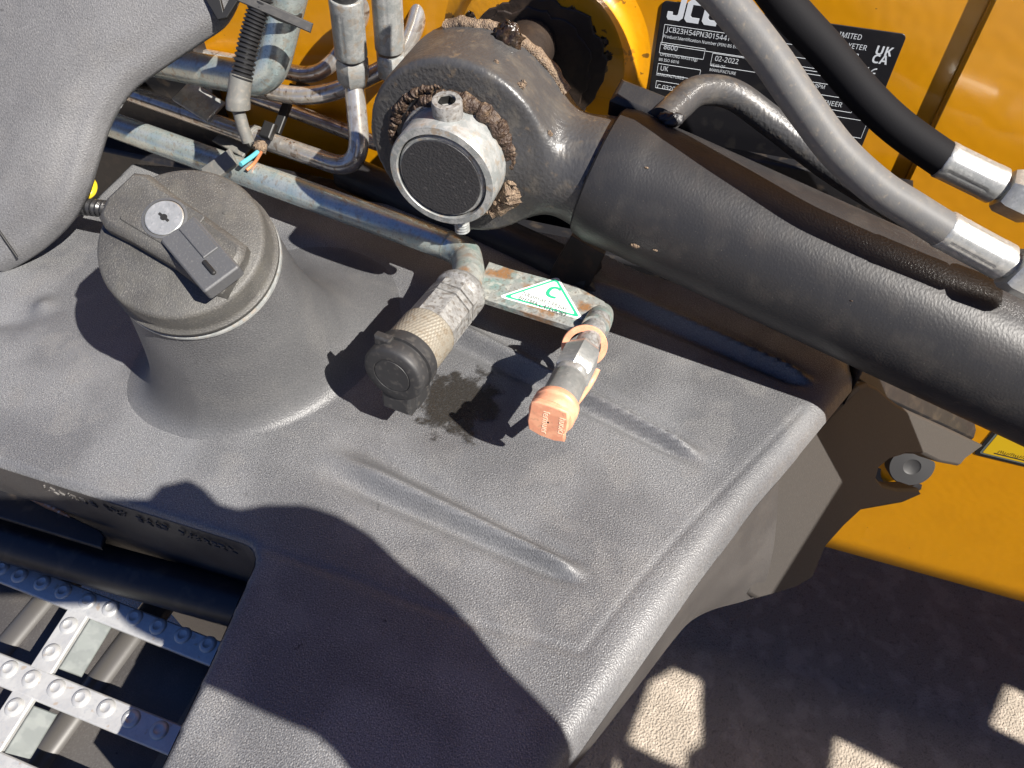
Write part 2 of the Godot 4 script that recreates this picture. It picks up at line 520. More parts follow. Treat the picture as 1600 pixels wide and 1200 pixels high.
	mat("plate_print", lin(0.62, 0.66, 0.7), 0.5)
	mat("plate_black", mottle(256, Color(0.008, 0.008, 0.011), [[69, 0.02, 4, 0.6, 0.85, Color(0.018, 0.017, 0.018, 0.8)]]), 0.45, 0.0, 8.0)
	mat("sticker_white", lin(0.8, 0.82, 0.78), 0.4)
	mat("sticker_green", lin(0.03, 0.42, 0.22), 0.4)
	mat("sticker_grey", lin(0.12, 0.14, 0.13), 0.4)
	mat("warning_yellow", lin(0.62, 0.4, 0.01), 0.4)
	mat("print_black", lin(0.01, 0.01, 0.01), 0.5)
	mat("blue_wire", lin(0.1, 0.42, 0.5), 0.4)
	mat("yellow_wire", lin(0.75, 0.55, 0.02), 0.4)
	mat("copper", lin(0.5, 0.2, 0.09), 0.5, 0.4)
	mat("keyhole", lin(0.01, 0.01, 0.01), 0.6)
	mat("scraped", mottle(256, Color(0.4, 0.17, 0.07), [[70, 0.04, 4, 0.5, 0.7, Color(0.5, 0.42, 0.35, 0.9)]]), 0.5, 0.2, 14.0)
	m = mat("concrete", mottle(512, Color(0.34, 0.295, 0.24), [[71, 0.15, 3, 0.55, 0.8, Color(0.27, 0.22, 0.17, 0.8)], [74, 0.05, 4, 0.7, 0.8, Color(0.2, 0.17, 0.14, 0.6)], [72, 0.01, 4, 0.5, 0.8, Color(0.47, 0.4, 0.33, 0.6)]]), 0.9, 0.0, 3.0, bump(73, 0.12, 3), 0.3)
	mat("cloth", lin(0.05, 0.06, 0.1), 0.9)
	mat("phone_glass", lin(0.02, 0.02, 0.02), 0.3)
	mat("wet", mottle(256, Color(0.05, 0.045, 0.036), [[1, 0.13, 2, 0.5, 0.8, Color(0.14, 0.125, 0.1, 0.9)]]), 0.28, 0.0, 7.0, grain, 0.09)

# ---------------------------------------------------------------- the tank's top as a height over the ground plan
var outline := PackedVector2Array()
var crease := PackedVector2Array()

func side_dist(p: Vector2) -> Vector2:   # (distance inside the outline, number of the nearest side)
	var best := 1e9
	var which := 0
	var m := outline.size()
	for i in m:
		var q := Geometry2D.get_closest_point_to_segment(p, outline[i], outline[(i + 1) % m])
		var d := q.distance_squared_to(p)
		if d < best:
			best = d
			which = i
	best = sqrt(best)
	return Vector2(best if Geometry2D.is_point_in_polygon(p, outline) else -best, which)

func ridge(p: Vector2, a: Vector2, b: Vector2, high: float, wide: float, front: Vector2) -> float:
	var ab := b - a
	var t := (p - a).dot(ab) / ab.length_squared()
	if t < -0.05 or t > 1.03:
		return 0.0
	var nrm := Vector2(-ab.y, ab.x).normalized()
	if nrm.dot(front) < 0.0:
		nrm = -nrm
	var w := wide * lerpf(1.15, 0.5, clampf(t, 0, 1))
	var q := (p - a).dot(nrm) / w
	var along := smoothstep(-0.05, 0.3, t) * (1.0 - smoothstep(0.9, 1.02, t))
	return along * high * (exp(-q * q) - 0.55 * exp(-(q - 2.0) * (q - 2.0)) - 0.3 * exp(-(q + 2.1) * (q + 2.1)))

func radius_of(side: int) -> float:
	return 0.02 if side >= 11 and side <= 20 else 0.006

func tank_height(p: Vector2, sd: Vector2) -> float:
	var r := radius_of(int(sd.y))
	var h := 0.0
	if sd.x < r:
		var k := clampf(r - sd.x, 0, r)
		h = -(r - sqrt(maxf(r * r - k * k, 0.0)))
	# the raised field inside the crease
	var c := 1e9
	for i in crease.size() - 1:
		c = minf(c, Geometry2D.get_closest_point_to_segment(p, crease[i], crease[i + 1]).distance_to(p))
	if c < 0.005:
		h -= 0.0011 * exp(-c * c / 0.0000022)
	h += ridge(p, Vector2(-0.1108, 0.1048), Vector2(0.0956, 0.1393), 0.009, 0.0066, Vector2(0, 1))
	h += ridge(p, Vector2(-0.1128, -0.0576), Vector2(0.1548, 0.0225), 0.009, 0.0066, Vector2(0, 1))
	h += ridge(p, Vector2(0.0074, -0.1415), Vector2(0.2246, -0.0766), 0.009, 0.0066, Vector2(0, 1))
	h += 0.0045 * exp(-p.distance_squared_to(Vector2(-0.4117, 0.0449)) / 0.00006)
	h -= 0.006 * exp(-pow((p - Vector2(-0.4450, 0.0741)).dot(Vector2(0.35, 0.94)) / 0.012, 2)) * (1.0 - smoothstep(-0.44, -0.39, p.x))
	return h

func tank_top() -> Geo:
	var g := Geo.new()
	var cell := 0.0028
	var lo := Vector2(-0.485, -0.195)
	var nx := int(0.75 / cell)
	var nz := int(0.53 / cell)
	var pts := PackedVector3Array()
	var ok := PackedByteArray()
	var dist := PackedFloat32Array()
	for j in nz + 1:
		for i in nx + 1:
			var p := lo + Vector2(i, j) * cell
			var sd := side_dist(p)
			if absf(sd.x) < cell * 0.5:
				var k := int(sd.y)
				p = Geometry2D.get_closest_point_to_segment(p, outline[k], outline[(k + 1) % outline.size()])
				sd.x = 0.0
			ok.append(1 if sd.x >= -1e-5 else 0)
			var h := tank_height(p, sd) if sd.x >= -1e-5 else 0.0
			pts.append(Vector3(p.x, h, p.y))
			dist.append(sd.x)
	var w := nx + 1
	g.v = pts
	for j in nz + 1:
		for i in w:
			var k := j * w + i
			var kx0 := k - 1 if i > 0 and ok[k - 1] else k
			var kx1 := k + 1 if i < nx and ok[k + 1] else k
			var kz0 := k - w if j > 0 and ok[k - w] else k
			var kz1 := k + w if j < nz and ok[k + w] else k
			var nn := (pts[kz1] - pts[kz0]).cross(pts[kx1] - pts[kx0])
			g.n.append(nn.normalized() if nn.length_squared() > 1e-16 else Vector3.UP)
	for j in nz:
		for i in nx:
			var a := j * w + i
			var b := a + 1
			var c := a + w
			var d := c + 1
			if ok[a] and ok[b] and ok[c]:
				g.ix.append_array([a, b, c])
			if ok[b] and ok[c] and ok[d]:
				g.ix.append_array([b, d, c])
			if not ok[b] and ok[a] and ok[c] and ok[d]:
				g.ix.append_array([a, d, c])
			if not ok[c] and ok[a] and ok[b] and ok[d]:
				g.ix.append_array([a, b, d])
	# drop loose points
	return g

func wall(from: int, to: int, top: float, deep: float, inset: float) -> Geo:
	var g := Geo.new()
	var rows := [PackedVector3Array(), PackedVector3Array(), PackedVector3Array()]
	var mid := Vector3(-0.1, -0.1, 0.05)
	var m := outline.size()
	for i in range(from, to + 1):
		var p := outline[i % m]
		for s in (8 if i < to else 1):
			var q := p.lerp(outline[(i + 1) % m], s / 8.0)
			rows[0].append(Vector3(q.x, top, q.y))
			rows[1].append(Vector3(q.x, lerpf(top, deep, 0.5), q.y))
			rows[2].append(Vector3(q.x, deep, q.y))
	g.sheet(rows, mid)
	return g

func _ready() -> void:
	# ------------------------------------------------------------ camera, sky, sun
	var cam := Camera3D.new()
	cam.name = "camera"
	add_child(cam)
	cam.position = Vector3(0.1198, 0.4500, 0.3581)
	cam.rotation_degrees = Vector3(-50, 18.5, 0)
	cam.fov = 54.499
	cam.near = 0.01
	cam.far = 60.0
	cam.current = true
	var we := WorldEnvironment.new()
	we.name = "environment"
	var env := Environment.new()
	env.background_mode = Environment.BG_SKY
	var sky := Sky.new()
	var ps := ProceduralSkyMaterial.new()
	ps.sky_top_color = Color(0.25, 0.37, 0.62)
	ps.sky_horizon_color = Color(0.6, 0.71, 0.88)
	ps.sky_curve = 0.12
	ps.ground_horizon_color = Color(0.34, 0.33, 0.32)
	ps.ground_bottom_color = Color(0.24, 0.23, 0.22)
	sky.sky_material = ps
	env.sky = sky
	env.background_energy_multiplier = 0.4
	env.tonemap_mode = Environment.TONE_MAPPER_LINEAR
	env.tonemap_exposure = 2.2
	env.sdfgi_enabled = true
	env.ssao_enabled = true
	env.ssil_enabled = true
	we.environment = env
	add_child(we)
	var sun := DirectionalLight3D.new()
	sun.name = "sun"
	add_child(sun)
	sun.light_color = Color(1.0, 0.975, 0.94)
	sun.light_energy = 1.55
	sun.light_angular_distance = 0.5
	sun.shadow_enabled = true
	sun.look_at_from_position(Vector3.ZERO, Vector3(-0.6650, -0.7053, -0.2455), Vector3.UP)
	materials()
	setting()
	fuel_tank()
	fuel_cap()
	cowl()
	ram()
	pivot_pin()
	hoses()
	pipes()
	couplings()
	step_tread()
	bracket()
	photographer()

func setting() -> void:
	var g := Geo.new()
	g.flat(Vector3(-30, -0.95, -30), Vector3(30, -0.95, -30), Vector3(30, -0.95, 30), Vector3(-30, -0.95, 30), Vector3.UP)
	structure("ground", g, M.concrete)
	# chassis
	var c := thing("machine_side", "large yellow painted steel side panel behind the ram and hoses", "machine panel", Vector3(0.3, -0.53, -0.28))
	g = Geo.new()
	g.box(Transform3D(Basis(), Vector3(0.9, -0.06, -0.282)), Vector3(3.2, 0.93, 0.012), 0.001)
	part("sheet", g, M.yellow_paint, c)
	g = Geo.new()
	g.box(Transform3D(Basis(), Vector3(0.267 + 0.42, 0.14, -0.272)), Vector3(0.84, 0.42, 0.008), 0.003)
	g.box(Transform3D(Basis(), Vector3(0.9, 0.2, -1.6)), Vector3(3.2, 1.4, 1.3), 0.01)
	part("raised_sheet", g, M.yellow_paint, c)
	part("boss", turned(Vector3(-0.060336, 0.12783, -0.27), Vector3.BACK, [[0.096, 0], [0.087, 0.002], [0.082, 0.005], [0.079, 0.01], [0.0765, 0.0145], [0.073, 0.016], [0, 0.016]], 64), M.boss_paint, c)
	g = Geo.new()
	for k in 2:
		var cc := [Vector2(0.0015, 0.001), Vector2(-0.004, -0.003)][k] as Vector2
		var poly := PackedVector2Array()
		var rn := noise(80 + k, 0.3, 4)
		for i in 60:
			var a := TAU * i / 60
			poly.append(cc + Vector2.from_angle(a) * (0.0585 - 0.006 * k + 0.006 * rn.get_noise_1d(i * 1.0) + 0.002 * sin(a * 3)) )
		g.prism(poly, Transform3D(Basis(), Vector3(-0.060336, 0.12783, -0.2538 + 0.0012 * k)), 0.002, 0.0009)
	part("grease_patch", g, M.old_grease, c)
	for q in [Vector3(-0.0331, 0.1775, -0.2530), Vector3(-0.0243, 0.1684, -0.2530), Vector3(-0.0046, 0.1564, -0.2530), Vector3(0.0009, 0.1453, -0.2530), Vector3(-0.1225, 0.1609, -0.2530), Vector3(-0.0146, 0.1635, -0.2530)]:
		g = Geo.new()
		var poly2 := PackedVector2Array()
		var rn2 := noise(int(q.x * 9000), 0.8, 3)
		for i in 24:
			poly2.append(Vector2.from_angle(TAU * i / 24) * (0.004 + 0.003 * rn2.get_noise_1d(i)))
		g.prism(poly2, Transform3D(Basis(), Vector3(q.x, q.y, -0.2539)), 0.001, 0.0004)
		part("paint_chip", g, M.grease, c)
	# black back plates that close the engine bay
	g = Geo.new()
	g.box(Transform3D(Basis(), Vector3(-0.72, 0.1, -0.262)), Vector3(0.6, 0.6, 0.02))
	single("engine_bay_plate", g, M.dark_paint, "black plate in the shade behind the pipes at the left", "machine plate")
	g = Geo.new()
	g.box(Transform3D(Basis(), Vector3(-0.4, -0.07, -0.232)), Vector3(1.3, 0.09, 0.03), 0.004)
	g.box(frame(Vector3(-0.4, -0.13, -0.228), Vector3.RIGHT, Vector3.UP), Vector3(1.3, 0.08, 0.01), 0.002)
	g.box(Transform3D(Basis(), Vector3(0.06, -0.02, -0.255)), Vector3(0.42, 0.2, 0.012), 0.002)  # dark plate added so the gap below the eye shows black
	single("chassis_rail", g, M.dark_paint, "black steel rail in deep shade between fuel tank and yellow panel", "machine rail")
	g = tube(smooth([Vector3(-0.2545, 0.0000, -0.2177), Vector3(-0.1724, -0.0000, -0.1945), Vector3(-0.0837, 0.0000, -0.1734), Vector3(0.0129, 0.0000, -0.1433), Vector3(0.0289, 0.0000, -0.1388)]), 0.018)
	single("black_tube", g, M.black_paint, "thick black tube in the gap between zinc pipe and pivot", "tube")
	# serial plate
	var p := thing("serial_plate", "black serial number plate with white lettering on the yellow panel", "plate", Vector3(0.13, 0.05, -0.27))
	g = Geo.new()
	var pw := 0.186
	var ph := 0.139
	var px0 := 0.0375
	var py1 := 0.1895
	g.prism(rounded(pw, ph, 0.004), Transform3D(Basis(), Vector3(px0 + pw / 2, py1 - ph / 2, -0.2696)), 0.0008, 0.0003)
	part("plate", g, M.plate_black, p)
	var zt := -0.2688
	var texts := [["JCB23H54PN3015441", 0.0057, Vector2(0.0443, 0.1641)], ["Product Identification Number (PIN) BS EN", 0.0031, Vector2(0.0423, 0.1596)], ["8600", 0.0057, Vector2(0.0439, 0.1496)], ["OPERATING MASS (kg)", 0.0028, Vector2(0.0420, 0.1443)], ["BS ISO 6016", 0.0028, Vector2(0.0416, 0.1398)], ["02-2022", 0.0057, Vector2(0.0875, 0.1465)], ["YEAR OF", 0.0028, Vector2(0.0853, 0.1418)], ["MANUFACTURE", 0.0028, Vector2(0.0850, 0.1378)], ["UK", 0.0057, Vector2(0.0440, 0.1311)], ["MANUFACTURED", 0.0028, Vector2(0.0413, 0.1267)], ["C 0320", 0.0055, Vector2(0.0437, 0.1147)], ["C BA", 0.0047, Vector2(0.1106, 0.1814)], ["SIDE", 0.0047, Vector2(0.1148, 0.1765)], ["KING", 0.0047, Vector2(0.1191, 0.1715)], ["ORS LIMITED", 0.0054, Vector2(0.1628, 0.1795)], ["R UTTOXETER", 0.0054, Vector2(0.1679, 0.1722)], ["3CX", 0.0057, Vector2(0.1376, 0.1587)], ["60", 0.0057, Vector2(0.1541, 0.1448)], ["kW @ RPM", 0.0042, Vector2(0.1598, 0.1375)], ["ENGINEER", 0.0055, Vector2(0.1719, 0.1243)]]
	for t in texts:
		words(t[0], t[1] / 1.45, Transform3D(Basis(), Vector3(t[2].x, t[2].y, zt)), M.plate_print, p, 0.0002)
	for r in [[0.0421, 0.1711, 0.1244, 0.1545], [0.0412, 0.1562, 0.0783, 0.1473], [0.0850, 0.1537, 0.1220, 0.1433], [0.0418, 0.1381, 0.0780, 0.1293], [0.0425, 0.1228, 0.1243, 0.1164], [0.1154, 0.1699, 0.1950, 0.1605], [0.1297, 0.1538, 0.1981, 0.1515], [0.1489, 0.1488, 0.1936, 0.1427], [0.1558, 0.1334, 0.2054, 0.1223], [0.1604, 0.1171, 0.2201, 0.1016]]:
		g = Geo.new()
		var cx: float = (r[0] + r[2]) / 2
		var cy: float = (r[1] + r[3]) / 2
		var w := absf(r[2] - r[0])
		var h := absf(r[3] - r[1])
		for s in [-1, 1]:
			g.box(Transform3D(Basis(), Vector3(cx, cy + s * h / 2, zt)), Vector3(w, 0.00035, 0.0002), 0.00005)
			g.box(Transform3D(Basis(), Vector3(cx + s * w / 2, cy, zt)), Vector3(0.00035, h - 0.0004, 0.0002), 0.00005)
		part("printed_frame", g, M.plate_print, p)
	# the maker's big letters: slanted strokes, cut by the top of the plate
	for k in 3:
		g = Geo.new()
		var bx := 0.042515 + 0.0142 * k
		var by := 0.17533
		var xf := Transform3D(Basis(Vector3(1, 0, 0), Vector3(0.08, 1, 0), Vector3.BACK), Vector3(bx, by, zt))
		if k == 0:
			g.prism(PackedVector2Array([Vector2(0, 0.002), Vector2(0.0015, 0), Vector2(0.0105, 0), Vector2(0.013, 0.0025), Vector2(0.013, 0.018), Vector2(0.0085, 0.018), Vector2(0.0085, 0.005), Vector2(0.0075, 0.004), Vector2(0.0045, 0.004), Vector2(0.004, 0.0065), Vector2(0, 0.0065)]), xf, 0.0002, 0.00005)
		else:
			g.prism(PackedVector2Array([Vector2(0, 0.0025), Vector2(0.0025, 0), Vector2(0.012, 0), Vector2(0.012, 0.0042), Vector2(0.006, 0.0042), Vector2(0.0045, 0.0055), Vector2(0.0045, 0.014), Vector2(0.012, 0.014), Vector2(0.012, 0.018), Vector2(0.0025, 0.018), Vector2(0, 0.0155)]), xf, 0.0002, 0.00005)
		part("big_letter", g, M.plate_print, p)
	words("UK", 0.0068, Transform3D(Basis(), Vector3(0.20542, 0.16935, zt)), M.plate_print, p, 0.0002, true)
	words("CA", 0.0068, Transform3D(Basis(), Vector3(0.20538, 0.16268, zt)), M.plate_print, p, 0.0002, true)
	for k in 2:
		g = Geo.new()
		var o := Vector2(0.20591 + 0.0062 * k, 0.15703)
		var arcp := PackedVector2Array()
		for i in 13:
			arcp.append(o + Vector2.from_angle(PI * (0.5 + i / 12.0)) * 0.0041)
		for i in 13:
			arcp.append(o + Vector2.from_angle(PI * (1.5 - i / 12.0)) * 0.0032)
		g.prism(arcp, Transform3D(Basis(), Vector3(0, 0, zt)), 0.0002, 0.00005)
		if k:
			g.box(Transform3D(Basis(), Vector3(o.x - 0.0017, o.y, zt + 0.00005)), Vector3(0.003, 0.0009, 0.0002), 0.00005)
		part("conformity_mark", g, M.plate_print, p)
	words("3319", 0.003, Transform3D(Basis(), Vector3(0.21224, 0.14312, zt)), M.plate_print, p, 0.0002)
	# warning sticker low on the panel
	var wx := 0.46509
	var wy := -0.25316
	var ws := thing("warning_sticker", "yellow and black warning sticker at the right edge below the ram", "sticker", Vector3(wx, wy, -0.27))
	g = Geo.new()
	g.prism(rounded(0.12, 0.07, 0.004), Transform3D(Basis(), Vector3(wx + 0.06, wy + 0.035, -0.2697)), 0.0004, 0.0001)
	part("black_border", g, M.print_black, ws)
	g = Geo.new()
	g.prism(rounded(0.112, 0.062, 0.003), Transform3D(Basis(), Vector3(wx + 0.06, wy + 0.035, -0.2693)), 0.0002, 0.0001)
	part("pale_border", g, M.sticker_grey, ws)
	g = Geo.new()
	g.prism(rounded(0.107, 0.057, 0.002), Transform3D(Basis(), Vector3(wx + 0.06, wy + 0.035, -0.2691)), 0.0002, 0.0001)
	part("yellow_field", g, M.warning_yellow, ws)
	g = Geo.new()
	g.box(Transform3D(Basis(), Vector3(wx + 0.034, wy + 0.0105, -0.2689)), Vector3(0.034, 0.0016, 0.0002), 0.0001)
	part("printed_bar", g, M.print_black, ws)
	g = Geo.new()
	for i in 15:
		g.box(frame(Vector3(wx + 0.02 + i * 0.0022, wy + 0.0145 + 0.0008 * sin(i * 1.3), -0.2689), Vector3(1, 0.3 * sin(i), 0), Vector3.BACK), Vector3(0.0005, 0.005, 0.0002), 0.0001)
	part("printed_ticks", g, M.print_black, ws)
	g = Geo.new()
	g.prism(PackedVector2Array([Vector2(0, 0), Vector2(0.007, 0.0055), Vector2(0.0055, 0.0018), Vector2(0.02, 0.0018), Vector2(0.02, -0.0018), Vector2(0.0055, -0.0018), Vector2(0.007, -0.0055)]), Transform3D(Basis(), Vector3(wx + 0.044, wy + 0.027, -0.2689)), 0.0002, 0.0001)
	part("printed_arrow", g, M.print_black, ws)
	# unseen plate added to shade the ground; openings shaped to the sun patches
	var blocker := CSGCombiner3D.new()
	blocker.name = "shade_plate"
	add_child(blocker)
	blocker.set_meta("label", "unseen plate added outside the picture to shade the ground")
	blocker.set_meta("category", "machine frame")
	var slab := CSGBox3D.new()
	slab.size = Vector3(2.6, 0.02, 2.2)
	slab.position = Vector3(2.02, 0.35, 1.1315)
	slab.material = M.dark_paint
	slab.name = "shade_slab"
	blocker.add_child(slab)
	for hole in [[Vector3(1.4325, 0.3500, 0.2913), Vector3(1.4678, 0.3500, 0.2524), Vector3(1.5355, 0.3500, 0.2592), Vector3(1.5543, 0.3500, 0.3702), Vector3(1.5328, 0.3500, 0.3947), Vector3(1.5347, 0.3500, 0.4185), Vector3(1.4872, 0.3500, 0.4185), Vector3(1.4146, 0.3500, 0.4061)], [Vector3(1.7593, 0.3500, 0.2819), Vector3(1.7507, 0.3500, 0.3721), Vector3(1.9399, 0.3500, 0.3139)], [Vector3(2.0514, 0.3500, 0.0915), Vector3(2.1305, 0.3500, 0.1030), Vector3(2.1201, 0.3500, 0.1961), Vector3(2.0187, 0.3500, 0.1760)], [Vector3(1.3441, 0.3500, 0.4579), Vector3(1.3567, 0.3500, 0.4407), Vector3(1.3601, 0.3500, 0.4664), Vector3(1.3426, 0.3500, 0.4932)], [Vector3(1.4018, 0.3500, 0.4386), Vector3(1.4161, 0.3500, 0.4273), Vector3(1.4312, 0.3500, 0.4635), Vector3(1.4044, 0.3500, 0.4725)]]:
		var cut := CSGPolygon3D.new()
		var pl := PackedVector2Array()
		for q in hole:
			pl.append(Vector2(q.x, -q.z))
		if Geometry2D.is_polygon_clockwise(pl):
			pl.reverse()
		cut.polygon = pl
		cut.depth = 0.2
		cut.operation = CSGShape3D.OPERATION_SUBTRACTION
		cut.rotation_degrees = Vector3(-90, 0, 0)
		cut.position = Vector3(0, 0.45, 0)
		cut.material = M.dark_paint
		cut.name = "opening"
		blocker.add_child(cut, true)

func fuel_tank() -> void:
	for q in [Vector2(-0.4819, 0.1915), Vector2(-0.3262, 0.1899), Vector2(-0.2175, 0.1888), Vector2(-0.1310, 0.1874), Vector2(-0.1244, 0.1880), Vector2(-0.1192, 0.1903), Vector2(-0.1154, 0.1941), Vector2(-0.1129, 0.1995), Vector2(-0.1048, 0.2597), Vector2(-0.0977, 0.3208), Vector2(-0.0931, 0.3602), Vector2(0.1020, 0.2889), Vector2(0.1147, 0.2541), Vector2(0.1420, 0.1824), Vector2(0.1689, 0.1109), Vector2(0.1979, 0.0400), Vector2(0.2234, -0.0149), Vector2(0.2249, -0.0191), Vector2(0.2355, -0.0425), Vector2(0.2473, -0.0686), Vector2(0.2603, -0.0976), Vector2(0.2512, -0.1430), Vector2(0.0667, -0.1659), Vector2(-0.0003, -0.1913), Vector2(-0.1294, -0.1894), Vector2(-0.2777, -0.1784), Vector2(-0.3904, -0.1795), Vector2(-0.4767, -0.1628), Vector2(-0.4703, -0.0700), Vector2(-0.5047, 0.0253), Vector2(-0.5892, 0.0976)]:
		outline.append(q)
	for q in [Vector2(-0.1211, 0.1876), Vector2(-0.0787, 0.1881), Vector2(-0.0135, 0.1905), Vector2(0.0473, 0.1913), Vector2(0.1077, 0.1878), Vector2(0.1306, 0.1299), Vector2(0.1615, 0.0646), Vector2(0.2182, -0.0460)]:
		crease.append(q)
	var t := thing("fuel_tank", "large black moulded plastic fuel tank with grained top and two long ribs", "fuel tank", Vector3(-0.1, -0.17, 0.05))
	part("tank_top", tank_top(), M.tank_plastic, t)
	var base := Geo.new()
	base.box(Transform3D(Basis(), Vector3(-0.26, -0.44, -0.15)), Vector3(0.46, 0.52, 0.26), 0.03)  # unseen box added under the tank to keep sky light off the ground
	part("hidden_sky_block", base, M.side_plastic, t)
	var i_right := 11
	var i_corner := 20
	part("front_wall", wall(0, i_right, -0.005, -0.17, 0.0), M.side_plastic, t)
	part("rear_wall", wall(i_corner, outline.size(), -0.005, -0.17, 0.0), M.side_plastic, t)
	# side wall, leaning in under the round edge
	var g := Geo.new()
	var top := []
	for q in [Vector3(0.1020, -0.0190, 0.2889), Vector3(0.1147, -0.0190, 0.2541), Vector3(0.1420, -0.0190, 0.1824), Vector3(0.1689, -0.0190, 0.1109), Vector3(0.1979, -0.0190, 0.0400), Vector3(0.2120, -0.0190, 0.0116)]:
		top.append(q)
	var a := smooth(top, 6)
	var low: Array = smooth([Vector3(0.1046, -0.0300, 0.2540), Vector3(0.1195, -0.0500, 0.2255), Vector3(0.1434, -0.0700, 0.1762), Vector3(0.1772, -0.1000, 0.1001), Vector3(0.2188, -0.1400, 0.0515), Vector3(0.2353, -0.1500, 0.0365)], 6)
	var rows := [PackedVector3Array(), PackedVector3Array(), PackedVector3Array(), PackedVector3Array(), PackedVector3Array()]
	for i in 41:
		var s := i / 40.0
		var p: Vector3 = pick(a, s)
		var q: Vector3 = pick(low, s)
		for k in 5:
			var f := k / 4.0
			var w := p.lerp(q, f)
			w += Vector3(0.6, 0, 0.25) * 0.006 * sin(f * PI)
			rows[k].append(w)
	g.sheet(rows, Vector3(-0.1, 0.1, 0.05))
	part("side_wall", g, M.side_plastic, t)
	# mound that carries the filler neck
	g = Geo.new()
	var foot: Array = smooth([Vector3(-0.21, 0, 0.112), Vector3(-0.165, 0, 0.088), Vector3(-0.128, 0, 0.04), Vector3(-0.118, 0, -0.03), Vector3(-0.15, 0, -0.09), Vector3(-0.21, 0, -0.105), Vector3(-0.265, 0, -0.07), Vector3(-0.288, 0, -0.01), Vector3(-0.292, 0, 0.05), Vector3(-0.275, 0, 0.095), Vector3(-0.245, 0, 0.112), Vector3(-0.21, 0, 0.112)], 8)
	var cc := Vector3(-0.2004, 0.1242, 0.0627)
	var ax := Vector3(0.9642, -0.2268, 0.1376)
	var az := Vector3(-0.2093, -0.3314, 0.9200)
	var an := Vector3(0.1631, 0.9158, 0.3669)
	rows = []
	var rim := [[0.046, 0.001], [0.0505, 0.0005], [0.0535, -0.002], [0.0545, -0.006]]
	for rr in rim:
		rows.append(PackedVector3Array())
	for k in 15:
		rows.append(PackedVector3Array())
	for i in foot.size() - 1:
		var f: Vector3 = foot[i]
		var dd := f - cc
		dd -= an * dd.dot(an)
		dd = dd.normalized()
		for k in rim.size():
			rows[k].append(cc + dd * rim[k][0] + an * rim[k][1])
		var p0: Vector3 = cc + dd * 0.055 - an * 0.008
		var p1 := Vector3(lerpf(p0.x, f.x, 0.18), 0.03, lerpf(p0.z, f.z, 0.18))
		var p2 := Vector3(lerpf(p0.x, f.x, 0.45), 0.0, lerpf(p0.z, f.z, 0.45))
		var p3 := f + (f - Vector3(cc.x, 0, cc.z)).normalized() * 0.02 - Vector3(0, 0.001, 0)
		for k in 15:
			var s := (k + 0.5) / 14.5
			rows[rim.size() + k].append(p0.bezier_interpolate(p1, p2, p3, s))
	g.sheet(rows, Vector3(cc.x, -0.2, cc.z - 0.02), true)
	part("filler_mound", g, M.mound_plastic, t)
	# raised maker's marks along the front wall: small worn strokes
	g = Geo.new()
	var rng := RandomNumberGenerator.new()
	rng.seed = 5
	for i in 24:
		var x := -0.295 + i * 0.0068
		if i in [7, 11, 16]:
			continue
		for s in 3:
			var c := Vector3(x + rng.randf_range(-0.0015, 0.0015), -0.012 - 0.0028 * s, 0.1895)
			g.box(frame(c, Vector3(1, rng.randf_range(-1.5, 1.5), 0), Vector3.BACK), Vector3(0.0042, 0.001, 0.0012), 0.0003)
	part("embossed_mark", g, M.side_plastic, t)
	# oil that has run out under the couplings and darkened the grain
	var im := Image.create_empty(160, 160, false, Image.FORMAT_RGBA8)
	var n1 := noise(90, 0.03, 4)
	var n2 := noise(94, 0.16, 3)
	for py in 160:
		for px in 160:
			var d := Vector2(px - 80, py - 80).length() / 80.0
			var al := smoothstep(0.85, 0.45, d + 0.45 * n1.get_noise_2d(px, py) + 0.18 * n2.get_noise_2d(px, py))
			al *= 0.75 + 0.5 * n2.get_noise_2d(px * 1.7, py * 1.7)
			im.set_pixel(px, py, Color(0.17, 0.16, 0.145, clampf(al, 0, 0.92)))
	var wet := mat("oil", ImageTexture.create_from_image(im), 0.45)
	wet.transparency = BaseMaterial3D.TRANSPARENCY_ALPHA
	var pm := PlaneMesh.new()
	pm.size = Vector2(0.085, 0.085)
	var stain := part("oil_stain", pm, wet, t, "dark oily stain below the couplings")
	stain.position += Vector3(-0.0332, 0.0014, 0.0313)

func pick(line: Array, s: float) -> Vector3:
	var x := s * (line.size() - 1)
	var i := mini(int(x), line.size() - 2)
	return line[i].lerp(line[i + 1], x - i)

